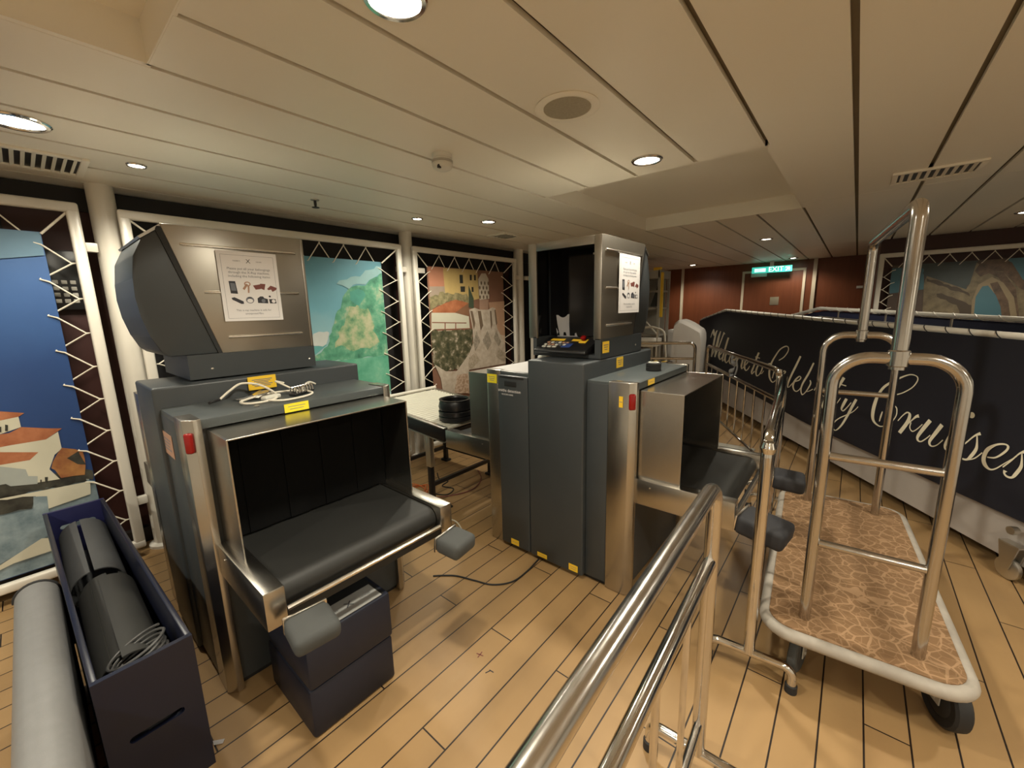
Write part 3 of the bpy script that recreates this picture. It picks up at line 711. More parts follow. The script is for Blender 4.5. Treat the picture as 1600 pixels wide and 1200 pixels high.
t = thing('sprinkler_head', 'dark sprinkler head hanging under the ceiling near the left wall', 'sprinkler', (-2.893, 1.41, CEIL))
obj('escutcheon', L([(0, 0), (0.028, 0), (0.026, -0.006), (0.01, -0.008), (0, -0.008)], seg=20), M['alu'], t)
obj('body', L([(0.009, -0.006), (0.009, -0.03), (0.006, -0.05), (0, -0.05)], seg=12), M['black'], t)
obj('deflector', L([(0, -0.048), (0.024, -0.049), (0.024, -0.052), (0, -0.052)], seg=16), M['black'], t)

def vent(text, x0, x1, y0, y1, n, along='x'):
    t = thing('ceiling_vent', text, 'air vent', ((x0 + x1) / 2, (y0 + y1) / 2, CEIL))
    bm = bmesh.new()
    f = 0.028
    for a in ((x0, x1, y0, y0 + f), (x0, x1, y1 - f, y1), (x0, x0 + f, y0 + f, y1 - f), (x1 - f, x1, y0 + f, y1 - f)):
        box(bm, *a, CEIL - 0.012, CEIL + 0.002, bev=0.003)
    obj('frame', bm, M['ceiling'], t, True)
    obj('back', B(x0 + f, x1 - f, y0 + f, y1 - f, CEIL - 0.004, CEIL - 0.001), M['black'], t, True)
    for k in range(n):
        u = (k + 0.5) / n
        if along == 'x':
            c = y0 + f + (y1 - y0 - 2 * f) * u
            xf = Matrix.Translation((0, c, CEIL - 0.007)) @ Matrix.Rotation(0.6, 4, 'X')
            bm = bmesh.new(); box(bm, x0 + f, x1 - f, -0.010, 0.010, -0.0012, 0.0012, xf=xf)
        else:
            c = x0 + f + (x1 - x0 - 2 * f) * u
            xf = Matrix.Translation((c, 0, CEIL - 0.007)) @ Matrix.Rotation(0.6, 4, 'Y')
            bm = bmesh.new(); box(bm, -0.010, 0.010, y0 + f, y1 - f, -0.0012, 0.0012, xf=xf)
        obj('slat', bm, M['ceiling'], t, True)
vent('long slotted ceiling vent at the left edge above the blue banner', -3.27, -2.93, -0.45, 0.34, 22, 'x')
vent('small ceiling vent above the third white column', -3.03, -2.78, 3.25, 3.55, 5, 'x')
vent('slatted ceiling vent above the luggage cart', 0.09, 0.49, 3.57, 3.86, 9, 'y')

t = thing('exit_sign', 'green lit exit sign with white arrows hanging before the far door', 'exit sign', (-1.27, 8.98, 2.10))
obj('housing', B(-1.585, -0.955, 8.97, 9.0, 2.06, 2.17, bev=0.006), M['exit_green'], t, True)
obj('hanger', B(-1.3, -1.24, 8.975, 8.995, 2.17, CEIL), M['white_plastic'], t, True)
bm = text_bm('EXIT', 0.115, (-1.2, 8.969, 2.113), (1, 0, 0), (0, 0, 1))
y = 8.9685
for k in range(3):
    poly3(bm, [(-1.54, y, 2.085 + k * 0.022), (-1.36, y, 2.085 + k * 0.022), (-1.36, y, 2.095 + k * 0.022), (-1.54, y, 2.095 + k * 0.022)])
for q in ([(-1.05, 2.08), (-1.035, 2.08), (-1.0, 2.12), (-1.012, 2.132)], [(-1.055, 2.145), (-0.99, 2.145), (-0.99, 2.085), (-1.003, 2.085), (-1.003, 2.132), (-1.055, 2.132)]):
    poly3(bm, [(a, y, b) for a, b in q])
obj('printed_symbols', bm, M['exit_white'], t, True)

# ------------------------------------------------------------------ columns, tube frames and banners on the left wall
cols = [('thick white round column between the blue banner and the first X-ray scanner', -3.45, 0.415), ('thick white round column between the mountain and the rooftop mural', -3.45, 2.535), ('thick white round column right of the rooftop mural', -3.45, 4.29)]
for k, (tx, x, y) in enumerate(cols):
    t = thing('support_column', tx, 'column', (x, y, 0), 0, 'white columns along the left wall')
    obj('shaft', L([(0.062, 0.02), (0.062, CEIL)], (0, 0, 0), 28), M['white_paint'], t)
    obj('foot', L([(0, 0), (0.09, 0), (0.09, 0.018), (0.066, 0.026), (0.062, 0.03)], seg=28), M['white_paint'], t)
    for z in (1.905, 0.36):
        for s in ((-1, 1) if k else (-1,)):
            bm = bmesh.new()
            box(bm, 0.035, 0.075, s * 0.11 - 0.05, s * 0.11 + 0.05, z - 0.025, z + 0.025, bev=0.004)
            obj('bracket', bm, M['white_paint'], t)

from mathutils.geometry import tessellate_polygon
def print_mat(name, sky, cloud=None, vscale=1.0):
    g = NG(name)
    v = g.coord()
    sep = g.n('ShaderNodeSeparateXYZ'); g.link(v, sep.inputs[0])
    z = g.math('MULTIPLY_ADD', sep.outputs[2], 0.62, -0.25)
    n = g.noise(v, 2.2, 5)
    f = g.math('ADD', z, g.math('MULTIPLY', g.math('SUBTRACT', n, 0.5), 0.35))
    g.base(g.ramp(f, *sky)); g.set(Roughness=0.5)
    return g.m
def speck(name, stops, scale=9.0, detail=7):
    g = NG(name)
    f = g.noise(g.coord(), scale, detail, 0.62)
    g.base(g.ramp(f, *stops)); g.set(Roughness=0.5)
    return g.m
PM = {
 'sky': plain('printed sky blue', (0.10, 0.23, 0.28), 0.5, var=0.1, scale=3),
 'roof': speck('printed terracotta roof', ((0.3, (0.28, 0.085, 0.035)), (0.7, (0.46, 0.18, 0.085)))),
 'roof2': speck('printed ochre roof', ((0.35, (0.22, 0.075, 0.03)), (0.65, (0.40, 0.19, 0.06)))),
 'cream': plain('printed cream wall', (0.55, 0.53, 0.42), 0.5, var=0.12, scale=5),
 'shade': plain('printed blue-grey wall', (0.33, 0.36, 0.34), 0.5),
 'dark': speck('printed dark trees', ((0.35, (0.012, 0.012, 0.010)), (0.7, (0.07, 0.07, 0.055)))),
 'blue': speck('printed slate-blue stone', ((0.3, (0.10, 0.15, 0.18)), (0.7, (0.26, 0.33, 0.36))), 12),
 'win': plain('printed window', (0.03, 0.03, 0.025), 0.5),
 'mountain': speck('printed green mountainside', ((0.30, (0.04, 0.17, 0.11)), (0.46, (0.09, 0.32, 0.20)), (0.56, (0.16, 0.40, 0.26)), (0.68, (0.46, 0.50, 0.34))), 9, 12),
 'farhill': plain('printed far turquoise water', (0.13, 0.40, 0.40), 0.5),
 'rock': speck('printed pale rock', ((0.32, (0.10, 0.26, 0.14)), (0.45, (0.26, 0.40, 0.22)), (0.56, (0.44, 0.47, 0.29)), (0.75, (0.60, 0.57, 0.40))), 11, 12),
 'teal': plain('printed teal scrub', (0.08, 0.33, 0.26), 0.5, var=0.3),
 'water': speck('printed green lake', ((0.3, (0.06, 0.30, 0.19)), (0.6, (0.15, 0.44, 0.30)), (0.8, (0.30, 0.52, 0.36))), 7),
 'cloud1': plain('printed cloud', (0.56, 0.60, 0.58), 0.5, var=0.2, scale=6),
 'cloud2': plain('printed thin cloud', (0.27, 0.46, 0.48), 0.5, var=0.25, scale=5),
 'red': plain('printed pink house', (0.45, 0.20, 0.12), 0.5), 'grey': plain('printed grey shutter', (0.33, 0.26, 0.20), 0.5),
 'yellow': plain('printed yellow house', (0.50, 0.36, 0.14), 0.5, var=0.15), 'tree': speck('printed olive tree', ((0.35, (0.14, 0.13, 0.06)), (0.65, (0.34, 0.28, 0.15))), 20),
 'cypress': plain('printed cypress', (0.06, 0.08, 0.05), 0.5), 'brown': plain('printed brown gable', (0.22, 0.11, 0.06), 0.5), 'line': plain('printed brown rail', (0.22, 0.08, 0.05), 0.5),
 'darktree': speck('printed dark foliage', ((0.38, (0.045, 0.05, 0.025)), (0.55, (0.12, 0.11, 0.06)), (0.68, (0.50, 0.42, 0.33))), 15),
 'peach': plain('printed peach wall', (0.46, 0.28, 0.18), 0.5), 'pale': plain('printed pale wall', (0.55, 0.42, 0.32), 0.5),
 'stone': speck('printed pale stone', ((0.3, (0.42, 0.34, 0.26)), (0.7, (0.60, 0.53, 0.44))), 14), 'lattice': plain('printed pale chimney', (0.55, 0.48, 0.38), 0.5), 'neck': plain('printed stone neck', (0.38, 0.24, 0.17), 0.5),
 'slit': plain('printed dark slit', (0.17, 0.12, 0.08), 0.5), 'dia': speck('printed grey tiles', ((0.4, (0.26, 0.22, 0.17)), (0.6, (0.38, 0.33, 0.26))), 40), 'dia2': speck('printed tan tiles', ((0.4, (0.33, 0.28, 0.2)), (0.6, (0.46, 0.38, 0.3))), 40),
 'tan': speck('printed tan gravel', ((0.4, (0.34, 0.22, 0.14)), (0.6, (0.55, 0.42, 0.32))), 40),
 'dteal': plain('printed dusk sky', (0.045, 0.058, 0.058), 0.5, var=0.3), 'darkband': plain('printed dark ledge', (0.06, 0.042, 0.027), 0.5), 'arch': plain('printed arch stone', (0.38, 0.29, 0.17), 0.5, var=0.25),
}
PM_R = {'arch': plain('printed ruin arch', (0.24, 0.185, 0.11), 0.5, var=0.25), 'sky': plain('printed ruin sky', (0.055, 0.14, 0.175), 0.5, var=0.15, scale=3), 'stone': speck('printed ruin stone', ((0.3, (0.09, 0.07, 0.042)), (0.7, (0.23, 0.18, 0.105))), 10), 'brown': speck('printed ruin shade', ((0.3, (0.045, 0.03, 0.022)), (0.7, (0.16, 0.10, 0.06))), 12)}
BG = {'m1': print_mat('printed deep blue sea', ((0.0, (0.010, 0.035, 0.13)), (0.45, (0.018, 0.060, 0.20)), (0.85, (0.045, 0.13, 0.34)))),
      'm2': print_mat('printed lake sky', ((0.25, (0.38, 0.56, 0.57)), (0.5, (0.17, 0.42, 0.52)), (0.85, (0.10, 0.27, 0.34)))),
      'm3': plain('printed brown facade', (0.23, 0.115, 0.075), 0.5, var=0.2, scale=4), 'm4': plain('printed dark brown ruin', (0.075, 0.052, 0.04), 0.5, var=0.3, scale=5),
      'm5': plain('printed sand', (0.35, 0.26, 0.17), 0.5, var=0.2, scale=4)}

def tri_poly(bm, pts, mi):
    vs = [bm.verts.new(p) for p in pts]
    for a, b, c in tessellate_polygon([[Vector(p) for p in pts]]):
        if len({a, b, c}) == 3:
            f = bm.faces.new((vs[a], vs[b], vs[c])); f.material_index = mi

ROUGH = {'mountain': 0.010, 'rock': 0.022, 'teal': 0.016, 'cloud1': 0.016, 'cloud2': 0.012, 'tree': 0.018, 'darktree': 0.022, 'dark': 0.010, 'dteal': 0.02, 'darkband': 0.012, 'tan': 0.008, 'roof2': 0.006}
prng = random.Random(11)
def ragged(poly, a):
    out = []
    for i, p in enumerate(poly):
        q = poly[(i + 1) % len(poly)]
        n = max(1, int(math.hypot(q[0] - p[0], q[1] - p[1]) / 0.035))
        for k in range(n):
            t = k / n
            out.append((p[0] + (q[0] - p[0]) * t + prng.uniform(-a, a), p[1] + (q[1] - p[1]) * t + prng.uniform(-a, a)))
    return out

def clip(poly, lo0, hi0, lo1, hi1):
    for ax, v, keep in ((0, lo0, 1), (0, hi0, -1), (1, lo1, 1), (1, hi1, -1)):
        out = []
        for i, p in enumerate(poly):
            q = poly[(i + 1) % len(poly)]
            a, b = keep * (p[ax] - v), keep * (q[ax] - v)
            if a >= 0: out.append(p)
            if (a < 0) != (b < 0):
                t = a / (a - b)
                out.append((p[0] + (q[0] - p[0]) * t, p[1] + (q[1] - p[1]) * t))
        poly = out
        if not poly: return None
    return poly

def zigzag(edge, frame, n, a0, a1):
    """lacing between banner grommets and frame hooks along one edge; edge/frame give (pos) -> point"""
    pts = []
    for k in range(n):
        s = a0 + (a1 - a0) * k / n; m = a0 + (a1 - a0) * (k + 0.5) / n
        pts += [edge(s), frame(m)]
    pts.append(edge(a1))
    return pts

def laced_banner(key, ya, yb, za, zb, fy0, fy1, fz0, fz1, P3, name, text, cat, ftext, nz, ny, mats, gname):
    """frame of white tube and a printed banner laced into it. P3(u, z, out) -> world point; u along the wall, out = towards the room"""
    fr = thing('banner_frame', ftext, 'banner frame', P3(fy0, fz0, 0), 0, 'white tube frames on the walls')
    bm = bmesh.new()
    def bar(u0, u1, z0, z1, t=1.0):
        q = [P3(u, z, o * t) for u in (u0, u1) for z in (z0, z1) for o in (-0.022, 0.022)]
        lo = [min(p[i] for p in q) for i in range(3)]; hi = [max(p[i] for p in q) for i in range(3)]
        box(bm, lo[0], hi[0], lo[1], hi[1], lo[2], hi[2], bev=0.012, seg=3)
    h = 0.026
    bar(fy0 - h, fy1 + h, fz0 - h, fz0 + h); bar(fy0 - h, fy1 + h, fz1 - h, fz1 + h)
    bar(fy0 - h, fy0 + h, fz0 + 0.004, fz1 - 0.004, 0.93); bar(fy1 - h, fy1 + h, fz0 + 0.004, fz1 - 0.004, 0.93)
    obj('tube_frame', bm, M['white_paint'], fr, True)
    for u in (fy0 + 0.08, fy1 - 0.08):
        if fz0 < 0.3:
            bm = bmesh.new(); tube(bm, [P3(u, 0.0, 0), P3(u, fz0, 0)], 0.018, 12)
            obj('foot', bm, M['white_paint'], fr, True)
    bn = thing(name, text, cat, P3((ya + yb) / 2, za, -0.02))
    slots = [BG[key]]; idx = {}
    bm = bmesh.new()
    # the cloth has a little body and sags between its grommets
    nu, nv = 26, 30
    grid = {}
    for i in range(nu + 1):
        for j in range(nv + 1):
            u = ya + (yb - ya) * i / nu; z = za + (zb - za) * j / nv
            grid[i, j] = bm.verts.new(P3(u, z, -0.024))
    for i in range(nu):
        for j in range(nv):
            bm.faces.new((grid[i, j], grid[i + 1, j], grid[i + 1, j + 1], grid[i, j + 1]))
    lay = -0.0225
    for nm, poly in PRINTS.get(key, ()):
        if nm in ROUGH: poly = ragged(poly, ROUGH[nm])
        c = clip(poly, ya + 0.002, yb - 0.002, za + 0.002, zb - 0.002)
        if not c: continue
        m = mats.get(nm, PM.get(nm))
        if nm not in idx:
            idx[nm] = len(slots); slots.append(m)
        tri_poly(bm, [P3(u, z, lay) for u, z in c], idx[nm])
        lay += 0.00035
    if key == 'm3':
        if 'slit' not in idx: idx['slit'] = len(slots); slots.append(PM['slit'])
        LT = [p for nm, pl in PRINTS['m3'] if nm == 'lattice' for p in pl]
        lu0, lu1 = min(p[0] for p in LT), max(p[0] for p in LT); lz0, lz1 = min(p[1] for p in LT), max(p[1] for p in LT) - 0.08
        for r in range(4):
            for c in range(3):
                cu = lu0 + (lu1 - lu0) * ((c + 0.5) / 3 + (0.08 if r % 2 else -0.08)); cz = lz0 + (lz1 - lz0) * (r + 0.6) / 4.2
                poly3(bm, [P3(cu + 0.013 * math.cos(a), cz + 0.022 * math.sin(a), lay) for a in [2 * PI * k / 8 for k in range(8)]], idx['slit'])
    if key == 'm1':
        idx['cloud2'] = len(slots); slots.append(plain('printed haze', (0.11, 0.21, 0.30), 0.5, var=0.25, scale=4))
        tri_poly(bm, [P3(u, z, lay) for u, z in ((ya + 0.002, zb - 0.002), (yb - 0.002, zb - 0.002), (yb - 0.004, zb - 0.12), (-0.02, zb - 0.15), (ya + 0.002, zb - 0.10))], idx['cloud2'])
        idx['rose'] = len(slots); slots.append(PM['win'])
        for k in range(6):
            a = 2 * PI * k / 6 + 0.3
            poly3(bm, [P3(-0.02 + 0.045 * math.cos(a) + 0.014 * math.cos(b), 0.335 + 0.045 * math.sin(a) + 0.014 * math.sin(b), lay + 0.0003) for b in [2 * PI * q / 8 for q in range(8)]], idx['rose'])
    obj('printed_cloth', bm, slots, bn, True, smooth=0)
    bm = bmesh.new()
    o1, o2 = -0.012, 0.0
    E = 0.035
    for s in (1, -1):
        ub, uf = (yb - 0.004, fy1 - 0.03) if s > 0 else (ya + 0.004, fy0 + 0.03)
        if abs(uf - ub) < 0.9:
            # a continuous cord: grommet in the cloth - hook on the frame - round the edge behind the cloth - next grommet
            per = (zb - za - 0.10) / nz
            pts = []
            for k in range(nz):
                za_ = zb - 0.05 - per * (k + 0.55)
                pts += [P3(ub - s * 0.035, za_ + 0.53 * per, -0.020), P3(ub - s * 0.004, za_ + 0.47 * per, -0.016), P3(uf - s * 0.012, za_, o1), P3(uf + s * 0.022, za_ + 0.004, 0.004), P3(uf - s * 0.012, za_ - 0.003, o1), P3(ub - s * 0.002, za_ - 0.36 * per, -0.030), P3(ub - s * 0.03, za_ - 0.42 * per, -0.032)]
            tube(bm, pts, 0.0044, 6)
    per = (yb - ya - 0.10) / ny
    pts = []
    for k in range(ny):
        u = ya + 0.05 + per * (k + 0.5)
        pts += [P3(u - 0.45 * per, zb - 0.03, -0.020), P3(u, fz1 - 0.040, o1), P3(u, fz1 - 0.01, 0.004), P3(u + 0.006, fz1 - 0.040, o1), P3(u + 0.42 * per, zb - 0.004, -0.030), P3(u + 0.48 * per, zb - 0.04, -0.032)]
    tube(bm, pts, 0.0042, 6)
    for u0, u1 in ((ya, fy0), (yb, fy1)):
        tube(bm, [P3(u0, zb - 0.01, o1), P3(u1 + (0.02 if u1 < u0 else -0.02), fz1 - 0.025, o2)], 0.006, 6)
    obj('lacing_cord', bm, M['tan_cord'], bn, True)
    return bn
PRINTS['m1'][:0] = [('shade', [(-1.698, 0.14), (-1.698, 1.15), (-0.6, 1.2), (-0.25, 1.0), (-0.12, 0.8), (-0.05, 0.62), (0.12, 0.60), (0.143, 0.14)]), ('blue', [(-1.698, 0.14), (-1.698, 0.60), (0.09, 0.585), (0.143, 0.56), (0.143, 0.14)]), ('dark', [(-1.698, 0.585), (-1.698, 0.66), (0.11, 0.655), (0.142, 0.615), (0.142, 0.575)])]
def PL(u, z, out=0.0): return Vector((-3.35 + out, u, z))
def PR(u, z, out=0.0): return Vector((u, 7.08 - out, z))

laced_banner('m1', -1.7, 0.145, 0.135, 1.965, -1.9, 0.277, 0.095, 2.105, PL, 'seaside_banner', 'deep blue sea banner with white houses and terracotta roofs', 'banner', 'white tube frame of the blue sea banner at the left edge', 9, 8, {}, 'wall')
laced_banner('m2', 0.66, 2.195, 0.30, 1.955, 0.485, 2.375, 0.095, 2.10, PL, 'mountain_banner', 'banner with a green mountain above a turquoise lake', 'banner', 'white tube frame around the mountain lake banner', 8, 7, {}, 'wall')
laced_banner('m3', 2.715, 3.89, 0.30, 1.955, 2.555, 4.08, 0.095, 2.10, PL, 'rooftop_banner', 'banner with a pale stone chimney and orange rooftops', 'banner', 'white tube frame around the rooftop banner', 8, 5, {}, 'wall')
laced_banner('m5', 4.75, 5.7, 0.30, 1.955, 4.44, 5.9, 0.095, 2.10, PL, 'sand_banner', 'mostly hidden banner in the frame behind the second scanner monitor', 'banner', 'white tube frame mostly hidden behind the second scanner monitor', 9, 6, {}, 'wall')
laced_banner('m4', 0.29, 2.3, 0.9, 1.93, 0.185, 2.5, 0.75, 2.055, PR, 'arch_banner', 'dim banner with a ruined stone arch above the ramp railing', 'banner', 'white tube frame around the ruined arch banner on the right', 6, 11, PM_R, 'wall')

# keypad panel behind the first frame
t = thing('keypad_panel', 'dark wall panel with a grid of grey keys behind the blue banner edge', 'keypad', (XL + 0.01, 0.2, 1.66))
obj('case', B(XL + 0.012, XL + 0.05, 0.10, 0.28, 1.56, 1.90, bev=0.006), M['black'], t, True)
for r in range(4):
    for c in range(3):
        y0 = 0.155 + c * 0.036; z0 = 1.60 + r * 0.036
        obj('key', B(XL + 0.05, XL + 0.056, y0, y0 + 0.024, z0, z0 + 0.022, bev=0.002), M['grey_metal'], t, True)
# ------------------------------------------------------------------ X-ray scanners
def post_prism(sx, sy):
    """corner post of bent stainless sheet, outer vertical edge chamfered"""
    x0, x1, y1, y0, c = 0.358, 0.495, 0.425, 0.372, 0.028
    p = [(x0, y0), (x1, y0), (x1, y1 - c), (x1 - c, y1), (x0, y1)]
    return [(a * sx, b * sy) for a, b in (p if sx * sy > 0 else p[::-1])]

def scanner(name, text, xc, yc, rot):
    t = thing(name, text, 'X-ray scanner', (xc, yc, 0), rot, 'baggage X-ray scanners')
    bm = bmesh.new()
    box(bm, -0.357, 0.357, -0.418, 0.418, 0.03, 1.128, bev=0.004)
    box(bm, -0.125, 0.235, -0.455, 0.44, 0.025, 1.222, bev=0.010, seg=3)
    box(bm, -0.355, -0.128, -0.453, 0.425, 0.03, 1.118, bev=0.006)
    box(bm, 0.237, 0.357, -0.425, 0.425, 0.03, 1.125, bev=0.004)
    for s in (-1, 1):
        box(bm, min(s * 0.357, s * 0.47), max(s * 0.357, s * 0.47), -0.372, 0.372, 0.03, 0.50)
        box(bm, min(s * 0.357, s * 0.475), max(s * 0.357, s * 0.475), -0.372, -0.318, 0.50, 1.10)
        box(bm, min(s * 0.357, s * 0.475), max(s * 0.357, s * 0.475), 0.318, 0.372, 0.50, 1.10)
    obj('cabinet', bm, M['graphite'], t)
    obj('plinth', B(-0.45, 0.45, -0.40, 0.40, 0.0, 0.03), M['seam'], t)
    for s in (-1, 1):
        a, b = sorted((s * 0.237, s * 0.492)) if s > 0 else sorted((s * 0.128, s * 0.492))
        bm = bmesh.new()
        poly = [(a, -0.423), (b - (0.026 if s > 0 else 0), -0.423), (b, -0.397 if s > 0 else -0.423), (b, 0.397 if s > 0 else 0.423), (b - (0.026 if s > 0 else 0), 0.423), (a, 0.423)]
        if s < 0: poly = [(a + 0.026, -0.423), (b, -0.423), (b, 0.423), (a + 0.026, 0.423), (a, 0.397), (a, -0.397)]
        prism(bm, poly, 'z', 1.102, 1.137, bev=0.004)
        obj('lid', bm, M['graphite_top'], t)
        for sy in (-1, 1):
            bm = bmesh.new(); prism(bm, post_prism(s, sy), 'z', 0.004, 1.1405, bev=0.0025)
            obj('corner_post', bm, M['steel'], t)
        # tunnel hood: two sides and a top, folded sheet
        a, b = sorted((s * 0.478, s * 0.702))
        bm = bmesh.new()
        box(bm, a, b, -0.358, -0.352, 0.640, 1.097, bev=0.0015, seg=1)
        box(bm, a, b, 0.352, 0.358, 0.640, 1.097, bev=0.0015, seg=1)
        box(bm, a, b, -0.352, 0.352, 1.091, 1.097, bev=0.0015, seg=1)
        obj('tunnel_hood', bm, M['steel'], t)
        cu = None
        for k in range(9):
            y0 = -0.347 + k * 0.0772
            bm = bmesh.new(); x = s * (0.484 + 0.004 * (k % 2))
            box(bm, x - 0.0015, x + 0.0015, y0, y0 + 0.0765, 0.648, 1.089)
            if cu is None: cu = obj('curtain', bm, M['curtain'], t)
            else: obj('curtain_strip', bm, M['curtain'], cu)
        # conveyor bed: side rails, end plate, light rod
        for sy in (-1, 1):
            a, b = sorted((s * 0.478, s * 0.945))
            bm = bmesh.new()
            y0, y1 = sorted((sy * 0.322, sy * 0.385))
            prism(bm, [(a, 0.52), (b, 0.52), (b, 0.652), (a, 0.652)], 'y', y0, y1, bev=0.004)
            obj('side_rail', bm, M['steel'], t)
            bm = bmesh.new()
            lathe(bm, [(0, 0.0005), (0.004, 0.0005), (0.003, 0.003), (0, 0.0035)], (s * 0.57, 0, 0.62), 10, axis='y')
            bmesh.ops.translate(bm, verts=bm.verts, vec=(0, 0.385, 0))
            if sy < 0: bmesh.ops.rotate(bm, verts=bm.verts, matrix=Matrix.Rotation(PI, 3, 'X'), cent=(0, 0, 0.62))
            obj('rivet', bm, M['rib'], t)
        bm = bmesh.new(); x = s * 0.922
        box(bm, min(x, x + s * 0.012), max(x, x + s * 0.012), -0.322, 0.322, 0.520, 0.565)
        obj('end_plate', bm, M['seam'], t)
        bm = bmesh.new(); tube(bm, [(s * 0.938, -0.32, 0.563), (s * 0.938, 0.32, 0.563)], 0.009, 10)
        obj('end_rod', bm, M['rib'], t)
    # belt loop
    bm = bmesh.new()
    prof = [(0.865 + 0.05 * math.cos(a), 0.588 + 0.05 * math.sin(a)) for a in [-PI / 2 + PI * k / 12 for k in range(13)]]
    prof += [(-x, z) for x, z in [(0.865 + 0.05 * math.cos(a), 0.588 + 0.05 * math.sin(a)) for a in [PI / 2 - PI * k / 12 for k in range(13)]]]
    prism(bm, prof, 'y', -0.318, 0.318)
    obj('conveyor_belt', bm, M['belt'], t)
    return t

def pad(t, x, y, z, dx, dy, dz, rz, ry, mat):
    bm = bmesh.new()
    xf = Matrix.Translation((x, y, z)) @ Matrix.Rotation(rz, 4, 'Z') @ Matrix.Rotation(ry, 4, 'Y')
    box(bm, -dx / 2, dx / 2, -dy / 2, dy / 2, -dz / 2, dz / 2, bev=0.022, seg=3, xf=xf)
    o = obj('corner_pad', bm, mat, t, True)
    bm = bmesh.new()
    box(bm, -dx / 2 - 0.004, -dx / 2 + 0.006, -dy / 2 + 0.002, dy / 2 - 0.002, -dz / 2 + 0.002, dz / 2 - 0.002, bev=0.003, xf=xf)
    obj('pad_plate', bm, M['rib'], o, True)

def sticker(t, x, y, z, w, h, face, mat, lines=3, nm='warning_sticker', lab=None):
    """thin printed label; face = outward axis of the surface"""
    if face[0]: ux, n = Vector((0, 1, 0)) * (1 if face[0] > 0 else -1), Vector((1, 0, 0)) * face[0]
    elif face[1]: ux, n = Vector((1, 0, 0)) * (-face[1]), Vector((0, 1, 0)) * face[1]
    else: ux, n = Vector((1, 0, 0)), Vector((0, 0, 1))
    uy = n.cross(ux)
    c = Vector((x, y, z))
    bm = bmesh.new()
    vs = []
    for d in (0.0003, 0.0016):
        for a, b in ((-1, -1), (1, -1), (1, 1), (-1, 1)):
            vs.append(bm.verts.new(c + ux * a * w / 2 + uy * b * h / 2 + n * d))
    for q in ((3, 2, 1, 0), (4, 5, 6, 7), (0, 1, 5, 4), (1, 2, 6, 5), (2, 3, 7, 6), (3, 0, 4, 7)):
        bm.faces.new([vs[i] for i in q])
    for k in range(lines):
        yy = h * (0.30 - 0.6 * (k + 0.5) / lines)
        ww = w * (0.36 - 0.07 * ((k * 7) % 3))
        poly3(bm, [c + ux * a + uy * b + n * 0.0019 for a, b in ((-ww, yy - h * 0.03), (ww, yy - h * 0.03), (ww, yy + h * 0.03), (-ww, yy + h * 0.03))], 1)
    o = obj(nm, bm, [mat, M['ink_grey']], t, True)
    if lab: o['label'] = lab
    return o

